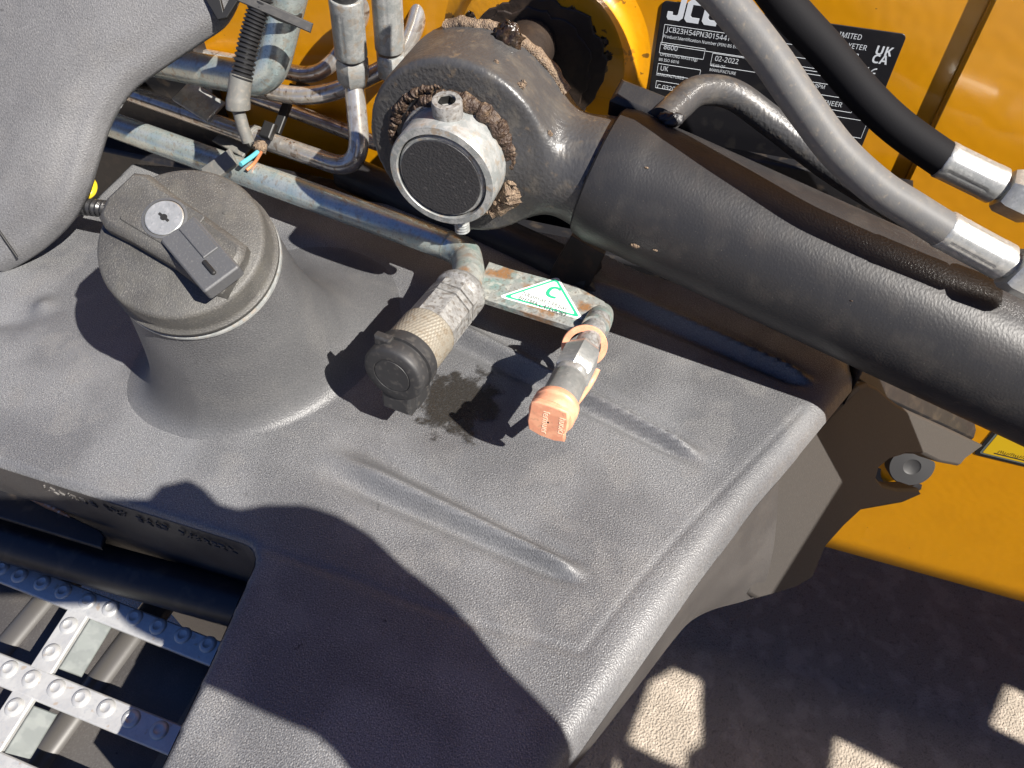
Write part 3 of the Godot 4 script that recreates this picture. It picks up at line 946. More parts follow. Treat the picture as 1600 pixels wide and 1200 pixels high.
func fuel_cap() -> void:
	var o := Vector3(-0.1962, 0.1480, 0.0722)
	var n := Vector3(0.1631, 0.9158, 0.3669)
	var x := Vector3(0.9642, -0.2268, 0.1376)
	var z := Vector3(-0.2093, -0.3314, 0.9200)
	var t := thing("fuel_cap", "round grey-black locking fuel cap with a bar handle and round silver lock", "fuel cap", o - n * 0.027)
	part("lid", turned(o - n * 0.027, n, [[0, 0.0], [0.05, 0.0], [0.0545, 0.001], [0.0555, 0.003], [0.0555, 0.006], [0.0535, 0.0075], [0.0525, 0.009], [0.0525, 0.0235], [0.0515, 0.0258], [0.0495, 0.027], [0.0, 0.027]], 72), M.cap_plastic, t)
	part("seal_ring", turned(o - n * 0.0305, n, [[0.048, 0.0], [0.0545, 0.0], [0.0558, 0.001], [0.0555, 0.0028], [0.05, 0.003]], 72), M.zinc, t)
	var up := frame(o, x, n)   # local x along the bar, y away from the viewer
	var g := Geo.new()
	var bar := PackedVector2Array()
	for q in [Vector2(-0.0481, -0.0218), Vector2(-0.0511, 0.0011), Vector2(-0.0471, 0.0142), Vector2(-0.0392, 0.0182), Vector2(-0.0206, 0.0173), Vector2(0.0108, 0.0178), Vector2(0.0343, 0.0211), Vector2(0.0482, 0.0178), Vector2(0.0456, -0.0077), Vector2(0.0423, -0.0157), Vector2(0.0225, -0.0182), Vector2(-0.0165, -0.0221), Vector2(-0.0388, -0.0258)]:
		bar.append(Vector2(q[0], -q[1]))
	g.prism(bar, Transform3D(up.basis, o - n * 0.002), 0.014, 0.004, true)
	part("grip_bar", g, M.cap_plastic, t)
	var mid := Vector2(-0.0089304, 0.0044767)
	g = Geo.new()
	var th := atan2(-0.00083147, 0.036753)
	var pf := Transform3D(up.basis * Basis(Vector3.BACK, th), up * Vector3(mid.x - 0.002, mid.y, 0.0118))
	g.prism(rounded(0.044, 0.029, 0.002), pf, 0.0014, 0.0006)
	part("lock_plate", g, M.cap_plastic, t)
	var lock := part("lock_barrel", turned(up * Vector3(mid.x, mid.y, 0.0125), n, [[0.0118, 0], [0.0118, 0.0016], [0.0112, 0.0021], [0, 0.0021]], 36), M.bright_zinc, t)
	part("lock_rim", turned(up * Vector3(mid.x, mid.y, 0.0125), n, [[0.0142, 0], [0.014, 0.0012], [0.0124, 0.0016], [0.0121, 0.0003]], 36), M.flap_plastic, t)
	g = Geo.new()
	g.box(Transform3D(up.basis * Basis(Vector3.BACK, th - 0.15), up * Vector3(mid.x, mid.y, 0.01466)), Vector3(0.0085, 0.0017, 0.0003), 0.0001)
	g.prism(disc(0.0022, 16), Transform3D(up.basis, up * Vector3(mid.x, mid.y, 0.0147)), 0.0002, 0.00005)
	part("keyhole", g, M.keyhole, lock)
	# open lock cover, hinged and tilted
	var f0 := up * Vector3(0.00051624, -0.0090775, 0.014)
	var f1 := up * Vector3(0.0054322, 0.014565, 0.014)
	var f2 := up * Vector3(0.053746, -0.00044313, 0.021)
	var f3 := up * Vector3(0.046784, -0.026454, 0.021)
	var lx := ((f3 + f2) - (f0 + f1)).normalized()
	var fn := lx.cross(f1 - f0).normalized()
	if fn.dot(n) < 0.0:
		fn = -fn
	var fc := (f0 + f1 + f2 + f3) / 4
	var ff := frame(fc, lx, fn)
	var len := ((f3 + f2) - (f0 + f1)).length() / 2
	var wid := ((f1 - f0).length() + (f2 - f3).length()) / 2
	g = Geo.new()
	g.prism(rounded(len, wid, 0.002), Transform3D(ff.basis, fc - fn * 0.007), 0.009, 0.0012)
	var flap := part("lock_cover", g, M.flap_plastic, t, "hinged plastic lock cover standing open")
	g = Geo.new()
	g.prism(PackedVector2Array([Vector2(-len / 2 + 0.003, 0.0), Vector2(len * 0.12, 0.0), Vector2(len * 0.12, wid / 2 - 0.002), Vector2(-len / 2 + 0.003, wid / 2 - 0.002)]), Transform3D(ff.basis, fc + fn * 0.0021), 0.0012, 0.0006)
	part("raised_pad", g, M.flap_plastic, flap)
	g = Geo.new()
	g.prism(rounded(0.0125, 0.003, 0.0014), Transform3D(ff.basis, ff * Vector3(len * 0.27, -0.001, 0.002)), 0.0018, 0.0008)
	part("catch", g, M.keyhole, flap)
	g = Geo.new()
	g.prism(disc(0.0013, 12), Transform3D(up.basis, up * Vector3(0.012, 0.03, 0.0)), 0.0006, 0.0002)
	part("moulding_pip", g, M.cap_plastic, t)

func cowl() -> void:
	var xf := Transform3D(Basis(Vector3(0.9596, 0.0000, -0.2815), Vector3(-0.1749, 0.7834, -0.5963), Vector3(0.2205, 0.6215, 0.7518)), Vector3(-0.4183, 0.0500, -0.0226))
	var pts := []
	for q in [Vector2(0.1623, 0.1865), Vector2(0.1603, 0.1824), Vector2(0.1576, 0.1766), Vector2(0.1543, 0.1700), Vector2(0.1505, 0.1636), Vector2(0.1465, 0.1582), Vector2(0.1423, 0.1541), Vector2(0.1376, 0.1507), Vector2(0.1326, 0.1476), Vector2(0.1272, 0.1445), Vector2(0.1215, 0.1411), Vector2(0.1152, 0.1372), Vector2(0.1084, 0.1331), Vector2(0.1013, 0.1289), Vector2(0.0944, 0.1247), Vector2(0.0878, 0.1206), Vector2(0.0816, 0.1167), Vector2(0.0756, 0.1130), Vector2(0.0697, 0.1092), Vector2(0.0642, 0.1053), Vector2(0.0591, 0.1009), Vector2(0.0545, 0.0962), Vector2(0.0503, 0.0913), Vector2(0.0464, 0.0860), Vector2(0.0428, 0.0806), Vector2(0.0394, 0.0749), Vector2(0.0362, 0.0689), Vector2(0.0333, 0.0625), Vector2(0.0306, 0.0559), Vector2(0.0280, 0.0494), Vector2(0.0254, 0.0433), Vector2(0.0231, 0.0376), Vector2(0.0209, 0.0322), Vector2(0.0188, 0.0269), Vector2(0.0165, 0.0217), Vector2(0.0140, 0.0165), Vector2(0.0113, 0.0114), Vector2(0.0086, 0.0066), Vector2(0.0057, 0.0017), Vector2(0.0022, -0.0032), Vector2(-0.0019, -0.0082), Vector2(-0.0070, -0.0135), Vector2(-0.0127, -0.0190), Vector2(-0.0189, -0.0244), Vector2(-0.0254, -0.0298), Vector2(-0.0320, -0.0348), Vector2(-0.0394, -0.0396), Vector2(-0.0476, -0.0446), Vector2(-0.0558, -0.0491), Vector2(-0.0628, -0.0530), Vector2(-0.0677, -0.0557)]:
		pts.append(Vector2(q[0], q[1]))
	var t := thing("engine_cowl", "grey grained plastic engine cowl with a rolled edge at top left", "machine cover", xf * Vector3(-0.1, 0.05, 0))
	var back := Vector2(-0.42, 0.22)
	# rows run from the rolled-under edge to far inside
	var prof := [[0.007, -0.028], [0.002, -0.021], [0.0, -0.015], [0.0008, -0.012], [0.004, -0.005], [0.009, -0.0012], [0.014, 0.0], [0.019, 0.0012], [0.024, 0.004], [0.032, 0.0068], [0.05, 0.009]]
	var rows := []
	var m := pts.size()
	var steps := 26
	for k in prof.size() + steps:
		rows.append(PackedVector3Array())
	for i in m:
		var d: Vector2 = (pts[mini(i + 1, m - 1)] - pts[maxi(i - 1, 0)]).normalized()
		var inn := Vector2(d.y, -d.x)
		if inn.dot(back - pts[i]) < 0.0:
			inn = -inn
		for k in prof.size():
			var q: Vector2 = pts[i] + inn * prof[k][0]
			rows[k].append(xf * Vector3(q.x, q.y, prof[k][1]))
		var q0: Vector2 = pts[i] + inn * 0.05
		var q1: Vector2 = back + (pts[i] - back) * 0.12
		for k in steps:
			var s := (k + 1.0) / steps
			var q := q0.lerp(q1, s)
			var h := 0.009
			var du := q - Vector2(-0.036404, 0.028782)
			h -= 0.007 * exp(-pow(du.dot(Vector2(-0.62, 0.78)) / 0.011, 2)) * (1.0 - smoothstep(0.0, 0.05, du.dot(Vector2(0.78, 0.62))))
			var dv := q - Vector2(-0.044777, 0.004414)
			h -= 0.006 * exp(-pow(dv.dot(Vector2(0.5, 0.86)) / 0.012, 2)) * exp(-pow(dv.dot(Vector2(0.86, -0.5)) / 0.05, 2))
			rows[prof.size() + k].append(xf * Vector3(q.x, q.y, h))
	var g := Geo.new()
	g.sheet(rows, xf * Vector3(-0.2, 0.1, -0.4))
	part("shell", g, M.cowl_plastic, t)
	g = tube([xf * Vector3(-0.067633, 0.0028186, 0.0078), xf * Vector3(-0.055383, -0.018743, 0.0055), xf * Vector3(-0.045856, -0.040645, 0.0)], 0.0011, 8)
	part("panel_gap", g, M.keyhole, t)
	g = Geo.new()
	var lg := PackedVector2Array()
	for q in [Vector2(0.1333, 0.1764), Vector2(0.1476, 0.1766), Vector2(0.1505, 0.1621), Vector2(0.1598, 0.1778), Vector2(0.1687, 0.1779), Vector2(0.1534, 0.1573), Vector2(0.1459, 0.1557)]:
		lg.append(Vector2(q[0], q[1]))
	g.prism(lg, Transform3D(xf.basis, xf * Vector3(0, 0, 0.001)), 0.004, 0.0005)
	part("black_trim", g, M.print_black, t)

func smin(a: float, b: float, k: float) -> float:
	var h := maxf(k - absf(a - b), 0.0) / k
	return minf(a, b) - h * h * k * 0.25

func ram() -> void:
	var a := Vector3(0.1400, 0.1094, -0.0955)
	var d := Vector3(0.9730, -0.2095, 0.0972)
	var o := a + d * -0.113
	var t := thing("lift_ram", "long black painted hydraulic ram running down to the right", "hydraulic ram", o)
	part("barrel", turned(o, d, [[0, 0.0], [0.045, 0.0], [0.047, 0.0015], [0.0495, 0.012], [0.049, 0.03], [0.0487, 0.034], [0.0491, 0.05], [0.0491, 0.7], [0, 0.7]], 96), M.black_paint, t)
	# the forged eye and its neck
	var c := Vector3(-0.0663, 0.1468, -0.106)
	var f := func(p: Vector3) -> float:
		var q := p - c
		var ry := Vector2(q.x, q.y).length() - 0.064
		var rz := absf(q.z) - 0.026
		var eye := minf(maxf(ry, rz), 0.0) + Vector2(maxf(ry, 0), maxf(rz, 0)).length() - 0.005
		var s := clampf((p - c).dot(d), 0.0, 0.2)
		var ax := c.lerp(a + d * -0.1, clampf(s / 0.11, 0, 1))
		var e := p - ax
		e -= d * e.dot(d)
		var r := lerpf(0.034, 0.0455, smoothstep(0.05, 0.125, s))
		var neck := maxf(e.length() - r, (p - o).dot(d) - 0.002)
		neck = maxf(neck, -(p - c).dot(d))
		var h := smin(eye, neck, 0.022)
		return h
	var g := Geo.new()
	g.nets(f, c - Vector3(0.085, 0.085, 0.05), c + Vector3(0.13, 0.085, 0.055), 0.0034)
	var eye := part("ram_eye", g, M.cast_paint, t)
	# caked strip along the back rim of the eye
	var arc := []
	for q in [Vector3(-0.0879, 0.2024, -0.1270), Vector3(-0.0763, 0.2104, -0.1270), Vector3(-0.0658, 0.2145, -0.1270), Vector3(-0.0541, 0.2154, -0.1270), Vector3(-0.0425, 0.2109, -0.1270), Vector3(-0.0304, 0.2030, -0.1270), Vector3(-0.0190, 0.1939, -0.1270), Vector3(-0.0070, 0.1865, -0.1270), Vector3(0.0017, 0.1823, -0.1270)]:
		arc.append(surface_at(f, q))
	var rr := []
	var rn := noise(91, 0.5, 3)
	for i in arc.size():
		rr.append(0.0045 + 0.0012 * rn.get_noise_1d(i * 2.0))
	part("mud_crust", crust(smooth(arc, 6), grow(rr, 6), 77, 0.5), M.caked_mud, eye)
	for q in [[Vector3(0.0105, 0.1847, -0.0700), 0.0022], [Vector3(-0.0218, 0.2011, -0.0850), 0.003], [Vector3(-0.0203, 0.2019, -0.0900), 0.0022], [Vector3(-0.0412, 0.2107, -0.0900), 0.0018], [Vector3(-0.0424, 0.2140, -0.1200), 0.011]]:
		part("mud_crust", lump(surface_at(f, q[0]), q[1], int(q[1] * 90000), Vector3(1, 1, 0.5)), M.caked_mud if q[1] < 0.01 else M.grease, eye)
	for q in [[Vector3(0.0719, 0.1158, -0.0535), 0.0026], [Vector3(0.0864, 0.1172, -0.0516), 0.0013], [Vector3(0.0689, 0.1648, -0.0737), 0.0011], [Vector3(0.2163, 0.1155, -0.0442), 0.0008]]:
		part("chipped_spot", lump(q[0], q[1], int(q[1] * 99999), Vector3(1.3, 0.6, 0.5)), M.rusty_mud if q[1] < 0.001 else M.caked_mud, t)
	# seam of weld at the end of the barrel
	var b := thing("ram_port", "black rounded welded port block on top of the ram's end", "pipe fitting", Vector3(0.0604, 0.1911, -0.1170))
	g = Geo.new()
	var pc := Vector3(0.0519, 0.1750, -0.1431)
	g.box(frame(pc - Vector3(0, 0.014, 0), d, Vector3(0.1, 1, 0.45)), Vector3(0.046, 0.02, 0.019), 0.0035)
	part("port_block", g, M.black_paint, b)
	part("weld", lump(Vector3(0.0745, 0.1747, -0.1208), 0.006, 7, Vector3(1.4, 0.8, 0.9)), M.black_paint, b)
	g = tube(smooth([Vector3(0.0687, 0.1693, -0.1251), Vector3(0.0759, 0.1723, -0.1444), Vector3(0.0867, 0.1748, -0.1644), Vector3(0.1103, 0.1669, -0.1819), Vector3(0.1421, 0.1499, -0.1843), Vector3(0.1940, 0.1255, -0.1776), Vector3(0.2474, 0.1048, -0.1727), Vector3(0.3117, 0.0799, -0.1630), Vector3(0.3743, 0.0587, -0.1540)]), 0.0108, 24)
	single("ram_pipe", g, M.cast_paint, "black steel pipe arching from the port block along the ram", "pipe")

func surface_at(f: Callable, p: Vector3) -> Vector3:
	for i in 6:
		var h := 0.001
		var g := Vector3(f.call(p + Vector3(h, 0, 0)) - f.call(p - Vector3(h, 0, 0)), f.call(p + Vector3(0, h, 0)) - f.call(p - Vector3(0, h, 0)), f.call(p + Vector3(0, 0, h)) - f.call(p - Vector3(0, 0, h))).normalized()
		p -= g * f.call(p)
	return p

func grow(r: Array, k: int) -> Array:
	var o := []
	for i in r.size() - 1:
		for j in k:
			o.append(lerpf(r[i], r[i + 1], float(j) / k))
	o.append(r[-1])
	return o

func lump(at: Vector3, r: float, sd: int, s := Vector3.ONE) -> Geo:
	var g := Geo.new()
	var rn := noise(sd, 1.1, 4)
	var rows := []
	for j in 13:
		var row := PackedVector3Array()
		for i in 20:
			var ph := PI * j / 12.0
			var th := TAU * i / 20.0
			var q := Vector3(sin(ph) * cos(th), cos(ph), sin(ph) * sin(th))
			row.append(at + q * s * r * (1.0 + 0.55 * rn.get_noise_3dv(q * 1.4)))
		rows.append(row)
	g.sheet(rows, at, true)
	return g

# a lumpy strip of dirt along a line
func crust(line: Array, r: Array, sd: int, amp: float) -> Geo:
	var g := Geo.new()
	var rn := noise(sd, 0.9, 4)
	var rows := []
	var m := line.size()
	for i in m:
		var d: Vector3 = (line[mini(i + 1, m - 1)] - line[maxi(i - 1, 0)]).normalized()
		var u := d.cross(Vector3(0.13, 0.3, 1)).normalized()
		var w := d.cross(u)
		var row := PackedVector3Array()
		for k in 14:
			var a := TAU * k / 14
			var o := u * cos(a) + w * sin(a)
			var p: Vector3 = line[i] + o * r[i]
			row.append(line[i] + o * r[i] * (1.0 + amp * rn.get_noise_3dv(p * 90.0)) + d * amp * r[i] * 0.5 * rn.get_noise_3dv(p * 110.0 + Vector3.ONE * 7))
		rows.append(row)
	for i in m - 1:
		var piece := [rows[i], rows[i + 1]]
		g.sheet(piece, (line[i] + line[i + 1]) / 2, true)
	return g

func pivot_pin() -> void:
	var o := Vector3(-0.0663, 0.1468, -0.0136)
	var t := thing("pivot_pin", "silver collared pivot pin with black end disc through the ram eye", "pivot pin", Vector3(-0.0663, 0.1468, -0.03))
	var z := Vector3.BACK
	part("pin", turned(o, z, [[0.022, -0.238], [0.022, -0.045]], 48), M.old_grease, t)
	part("collar", turned(o, z, [[0.0, -0.06], [0.038, -0.06], [0.0389, -0.059], [0.0389, -0.0315], [0.038, -0.03], [0.0333, -0.0297], [0.0327, -0.031], [0.0327, -0.04]], 72), M.zinc, t)
	part("washer", turned(o, z, [[0.0, -0.0615], [0.0415, -0.0615], [0.0422, -0.061], [0.0422, -0.0575], [0.0415, -0.0565], [0.037, -0.0565]], 72), M.old_zinc, t)
	part("pin_end", turned(o, z, [[0.0318, -0.06], [0.0318, -0.0325], [0.0306, -0.031], [0.028, -0.0312], [0, -0.0312]], 64), M.zinc, t)
	var g := Geo.new()
	var poly := PackedVector2Array()
	var rn := noise(92, 0.7, 3)
	for i in 48:
		poly.append(Vector2.from_angle(TAU * i / 48) * (0.0294 + 0.0005 * rn.get_noise_1d(i)) + Vector2(-0.0006, -0.0008))
	g.prism(poly, Transform3D(Basis(), o + z * -0.0312), 0.0012, 0.0004)
	part("end_disc", g, M.end_cap, t)
	# clamp screw through the top of the collar
	var sc := Vector3(-0.0655, 0.1884, -0.0610)
	var sd := Vector3(0.03, 1, 0.12).normalized()
	var screw := part("screw_head", turned(sc, sd, [[0.0, -0.017], [0.0098, -0.017], [0.0103, -0.016], [0.0103, 0.0065], [0.0096, 0.0078], [0.0062, 0.008], [0.0058, 0.007], [0.0056, 0.0015], [0.0, 0.0005]], 36), M.old_zinc, t)
	part("hex_socket", turned(sc + sd * 0.0005, sd, [[0.0054, 0.0012], [0.0054, 0.0068]], 6, true), M.keyhole, screw)
	var pad := Vector3(-0.0668, 0.1764, -0.0620)
	part("screw_pad", lump(pad - sd * 0.004, 0.0125, 15, Vector3(1.0, 0.7, 0.9)), M.zinc, t)
	var bl := Vector3(-0.0663, 0.1458, -0.06)
	part("lower_nut", turned(bl + Vector3(0.006, -0.0335, 0), Vector3(0.02, -1, 0.0), [[0.0105, 0.0], [0.0105, 0.006], [0.0092, 0.0075], [0.0062, 0.0078], [0, 0.0078]], 6, true), M.old_zinc, t)
	var pr := [[0.0, 0.0]]
	for i in 12:
		pr.append([0.0052 + (0.0006 if i % 2 else 0.0), 0.0012 * i])
	pr.append([0.0, 0.0146])
	part("stud", turned(bl + Vector3(0.0063, -0.041, 0), Vector3(0.02, -1, 0), pr, 24), M.zinc, t)
	# rusty grease squeezed out behind the collar
	var axis := Vector3(-0.0663, 0.1468, -0.073)
	for q in [[2.9, -1.9, 0.0425, 0.004, 0.0065, false], [0.1, -1.35, 0.0465, 0.0055, 0.0095, true], [3.4, 1.7, 0.05, 0.002, 0.0035, false]]:
		var line := []
		var rr := []
		for i in 121:
			var sx := i / 120.0
			var an := lerpf(q[0], q[1], sx)
			line.append(axis + Vector3(cos(an), sin(an), 0) * (q[2] + 0.0026 * rn.get_noise_1d(i * 0.3 + q[0] * 9)) + Vector3(0, 0, -0.0012))
			rr.append(lerpf(0.001, 1.0, minf(1.0, 8.0 * sx * (1.0 - sx))) * (lerpf(q[3] * 0.7, q[4], pow(sin(sx * PI), 1.5)) + 0.0016 * rn.get_noise_1d(i * 0.35 + 50)))
		part("rusty_grease", crust(line, rr, int(q[2] * 9000), 0.5), M.caked_mud if q[5] else M.rusty_mud, t)

func crimp(o: Vector3, e: Vector3, r: float, m: Material, parent: Node) -> void:
	var g := Geo.new()
	var d := (e - o).normalized()
	var l := (e - o).length()
	var u := d.cross(Vector3.UP).normalized()
	var w := d.cross(u)
	var rows := []
	for q in [[0.94, 0.0], [1.0, 0.001], [1.0, l * 0.1], [0.985, l * 0.13], [0.985, l * 0.8], [1.0, l * 0.83], [1.0, l * 0.98], [0.93, l]]:
		var row := PackedVector3Array()
		for i in 64:
			var a := TAU * i / 64
			var flute := 1.0 - (0.045 if q[0] < 0.99 and i % 8 == 0 else 0.0)
			row.append(o + d * q[1] + (u * cos(a) + w * sin(a)) * r * q[0] * flute)
		rows.append(row)
	g.sheet(rows, (o + e) / 2, true)
	part("ferrule", g, m, parent)
	part("ferrule_end", turned(o, d, [[0.0, 0.0005], [r * 0.95, 0.0005]], 32), m, parent)
	part("ferrule_end", turned(e, d, [[r * 0.94, -0.0005], [0.0, -0.0005]], 32), m, parent)

func nut(o: Vector3, d: Vector3, r: float, l: float, m: Material, parent: Node, turn := 0.0) -> void:
	part("hex_nut", turned(o, d, [[0, 0], [r * 0.88, 0], [r, l * 0.14], [r, l * 0.86], [r * 0.88, l], [0, l]], 6, true, turn), m, parent)

func hoses() -> void:
	var p: Array = smooth([Vector3(-0.0116, 0.3450, -0.1469), Vector3(0.0339, 0.3105, -0.1253), Vector3(0.0709, 0.2796, -0.1070), Vector3(0.0947, 0.2647, -0.0995), Vector3(0.1259, 0.2428, -0.0890), Vector3(0.1527, 0.2212, -0.0790), Vector3(0.1795, 0.2005, -0.0718), Vector3(0.2064, 0.1862, -0.0653), Vector3(0.2298, 0.1768, -0.0630), Vector3(0.2533, 0.1675, -0.0616)])
	var t := thing("grey_hose", "thick pale grey hydraulic hose crossing in front of the serial plate", "hose", p[-1])
	part("hose", tube(p, 0.0107, 32), M.grey_hose, t)
	crimp(Vector3(0.2499, 0.1688, -0.0621), Vector3(0.2913, 0.1541, -0.0616), 0.0114, M.bright_zinc, t)
	var nd := (Vector3(0.3040, 0.1497, -0.0620) - Vector3(0.2913, 0.1541, -0.0616)).normalized()
	nut(Vector3(0.2949, 0.1525, -0.0616), nd, 0.0145, 0.026, M.bright_zinc, t, 0.3)
	part("neck", turned(Vector3(0.2913, 0.1541, -0.0616), nd, [[0.008, -0.004], [0.008, 0.012]], 24), M.zinc, t)
	p = smooth([Vector3(0.0489, 0.3037, -0.2135), Vector3(0.0921, 0.2554, -0.2165), Vector3(0.1265, 0.2212, -0.2195), Vector3(0.1664, 0.1909, -0.2211), Vector3(0.2020, 0.1658, -0.2146), Vector3(0.2334, 0.1479, -0.2091), Vector3(0.2739, 0.1305, -0.2041)])
	t = thing("black_hose", "clean matt black hydraulic hose nearer the yellow panel", "hose", p[-1])
	part("hose", tube(p, 0.0131, 32), M.black_hose, t)
	crimp(Vector3(0.2697, 0.1321, -0.2046), Vector3(0.3138, 0.1201, -0.2010), 0.0139, M.bright_zinc, t)
	nd = (Vector3(0.3337, 0.1149, -0.1995) - Vector3(0.3138, 0.1201, -0.2010)).normalized()
	part("neck", turned(Vector3(0.3138, 0.1201, -0.2010), nd, [[0.009, -0.004], [0.009, 0.012]], 24), M.zinc, t)
	nut(Vector3(0.3173, 0.1191, -0.2011), nd, 0.017, 0.028, M.bright_zinc, t, 0.15)

func tie(at: Vector3, d: Vector3, r: float, w: float, m: Material, parent: Node) -> void:
	part("strap", turned(at, d, [[r - 0.002, -w / 2], [r, -w / 2], [r + 0.0008, -w / 2 + 0.0006], [r + 0.0008, w / 2 - 0.0006], [r, w / 2], [r - 0.002, w / 2]], 32), m, parent)

func pipes() -> void:
	# the long zinc pipe that feeds the coupling
	var a := Vector3(-0.5547, 0.0380, -0.1793)
	var p: Array = bent([a, Vector3(-0.0722, 0.0400, -0.0934), Vector3(-0.0548, 0.0520, -0.0562), Vector3(-0.0512, 0.0560, -0.0317)], 0.03, 12)
	var t := thing("zinc_feed_pipe", "long straight blue-grey zinc pipe behind the fuel cap, bent at its end", "pipe", a)
	part("pipe", tube(p, 0.0128, 28), M.blue_zinc, t)
	part("rusty_bend", tube(bent([Vector3(-0.0896, 0.0400, -0.0964), Vector3(-0.0722, 0.0400, -0.0934), Vector3(-0.0548, 0.0520, -0.0562), Vector3(-0.0512, 0.0560, -0.0317)], 0.03, 12), 0.01295, 28), M.rusty_zinc, t)
	# pipe 2: bright tube, elbow, riser with nut and ferrule
	var b := Vector3(-0.5611, 0.0360, -0.2371)
	var top := Vector3(-0.2237, 0.1050, -0.2128)
	p = bent([b, Vector3(-0.3956, 0.0360, -0.2073), Vector3(-0.2077, 0.0360, -0.1729), top], 0.04, 12)
	t = thing("front_elbow_pipe", "bright steel pipe turning upward in front, nearest the zinc pipe", "pipe", b, "elbow pipes with hex nuts")
	part("pipe", tube(p, 0.0094, 28), M.steel_tube, t)
	var up: Vector3 = (top - Vector3(-0.2077, 0.0360, -0.1729)).normalized()
	up = (Vector3(-0.2134, 0.1780, -0.2041) - top).normalized()
	part("cone", turned(top, up, [[0.0095, -0.006], [0.011, -0.003], [0.011, 0.002]], 24), M.old_zinc, t)
	nut(top + up * 0.001, up, 0.0148, 0.024, M.zinc, t, 0.2)
	crimp(top + up * 0.028, top + up * 0.082, 0.0143, M.zinc, t)
	part("hose", tube([top + up * 0.078, top + up * 0.16], 0.0112, 24), M.rubber, t)
	# pipe 3 behind it
	b = Vector3(-0.4778, 0.0300, -0.2919)
	top = Vector3(-0.1958, 0.1050, -0.2345)
	p = bent([b, Vector3(-0.3218, 0.0300, -0.2585), Vector3(-0.1931, 0.0300, -0.2261), top], 0.035, 12)
	t = thing("rear_elbow_pipe", "bright steel pipe turning upward just left of the pivot eye", "pipe", b, "elbow pipes with hex nuts")
	part("pipe", tube(p, 0.0076, 28), M.steel_tube, t)
	up = (Vector3(-0.1900, 0.1700, -0.2317) - top).normalized()
	nut(top + up * 0.0005, up, 0.0142, 0.022, M.zinc, t, 0.5)
	crimp(top + up * 0.026, top + up * 0.1, 0.0134, M.zinc, t)
	# wide pipe that comes down and turns left
	t = thing("wide_bent_pipe", "widest zinc pipe, coming down and bending away to the left", "pipe", Vector3(-0.5237, 0.0700, -0.2427))
	p = bent([Vector3(-0.2483, 0.2089, -0.2000), Vector3(-0.2667, 0.1655, -0.1886), Vector3(-0.2840, 0.1163, -0.1702), Vector3(-0.4324, 0.0930, -0.2061), Vector3(-0.5506, 0.0797, -0.2319)], 0.05, 14)
	part("pipe", tube(p, 0.0148, 32), M.blue_zinc, t)
	# dark pipes against the panel
	p = bent([Vector3(-0.4406, 0.0741, -0.2616), Vector3(-0.2717, 0.0883, -0.2376), Vector3(-0.2415, 0.1301, -0.2673), Vector3(-0.2273, 0.1655, -0.2837)], 0.05, 12)
	single("upper_dark_pipe", tube(p, 0.0078, 24), M.steel_tube, "dark pipe curving up behind the first nut, higher of two", "pipe", "")
	p = bent([Vector3(-0.3944, 0.0720, -0.2252), Vector3(-0.2639, 0.0793, -0.2124), Vector3(-0.1870, 0.1156, -0.2509), Vector3(-0.1769, 0.1696, -0.2895)], 0.06, 14)
	single("lower_dark_pipe", tube(p, 0.0085, 24), M.steel_tube, "dark pipe sweeping up behind both nuts to the frame top", "pipe", "")
	# cable in ribbed conduit with a grey boot
	t = thing("ribbed_cable", "cable in ribbed black conduit with a grey rubber boot", "cable", Vector3(-0.3238, 0.0500, -0.1679))
	var path: Array = smooth([Vector3(-0.2518, 0.2094, -0.1585), Vector3(-0.2598, 0.1891, -0.1467), Vector3(-0.2649, 0.1696, -0.1320), Vector3(-0.2687, 0.1480, -0.1166)], 24)
	var rad := []
	for i in path.size():
		rad.append(0.0086 if i % 3 else 0.0068)
	var g := Geo.new()
	g.sweep([path[0]] + path + [path[-1]], [0.0] + rad + [0.0], 24)
	part("conduit", g, M.conduit, t)
	path = smooth([Vector3(-0.2695, 0.1499, -0.1189), Vector3(-0.2707, 0.1368, -0.1101), Vector3(-0.2711, 0.1298, -0.1062), Vector3(-0.2708, 0.1261, -0.1049), Vector3(-0.2678, 0.1141, -0.1006), Vector3(-0.2647, 0.1032, -0.0979)], 6)
	rad = []
	for i in path.size():
		var s := float(i) / (path.size() - 1)
		rad.append(0.009 + 0.0006 * smoothstep(0.2, 0.3, s) - 0.0046 * smoothstep(0.5, 0.62, s))
	g = Geo.new()
	g.sweep([path[0]] + path + [path[-1]], [0.0] + rad + [0.0], 24)
	part("boot", g, M.boot, t)
	# straps
	t = thing("upper_strap", "black strap round the conduit and the wide pipe at the top", "strap", Vector3(-0.2569, 0.1824, -0.1639))
	tie(Vector3(-0.2609, 0.1774, -0.1808), (Vector3(-0.2667, 0.1655, -0.1886) - Vector3(-0.2464, 0.2089, -0.2007)), 0.0156, 0.007, M.print_black, t)
	g = Geo.new()
	g.box(frame(Vector3(-0.2454, 0.1903, -0.1498), Vector3(-0.2321, 0.1764, -0.1647) - Vector3(-0.2623, 0.1999, -0.1430), Vector3(0.3131, 0.2230, 0.4352)), Vector3(0.058, 0.0075, 0.003), 0.0008)
	part("strap_tongue", g, M.rubber, t)
	t = thing("cable_tie", "grey cable tie with blue wire end on the bright front pipe", "cable tie", Vector3(-0.3344, 0.0360, -0.1903))
	tie(Vector3(-0.3381, 0.0360, -0.1964), Vector3(-0.2077, 0.0360, -0.1729) - Vector3(-0.3956, 0.0360, -0.2073), 0.0106, 0.006, M.boot, t)
	part("blue_wire_end", tube(smooth([Vector3(-0.3043, 0.0520, -0.1528), Vector3(-0.3013, 0.0560, -0.1384), Vector3(-0.3020, 0.0580, -0.1231)]), 0.0022, 10), M.blue_wire, t)
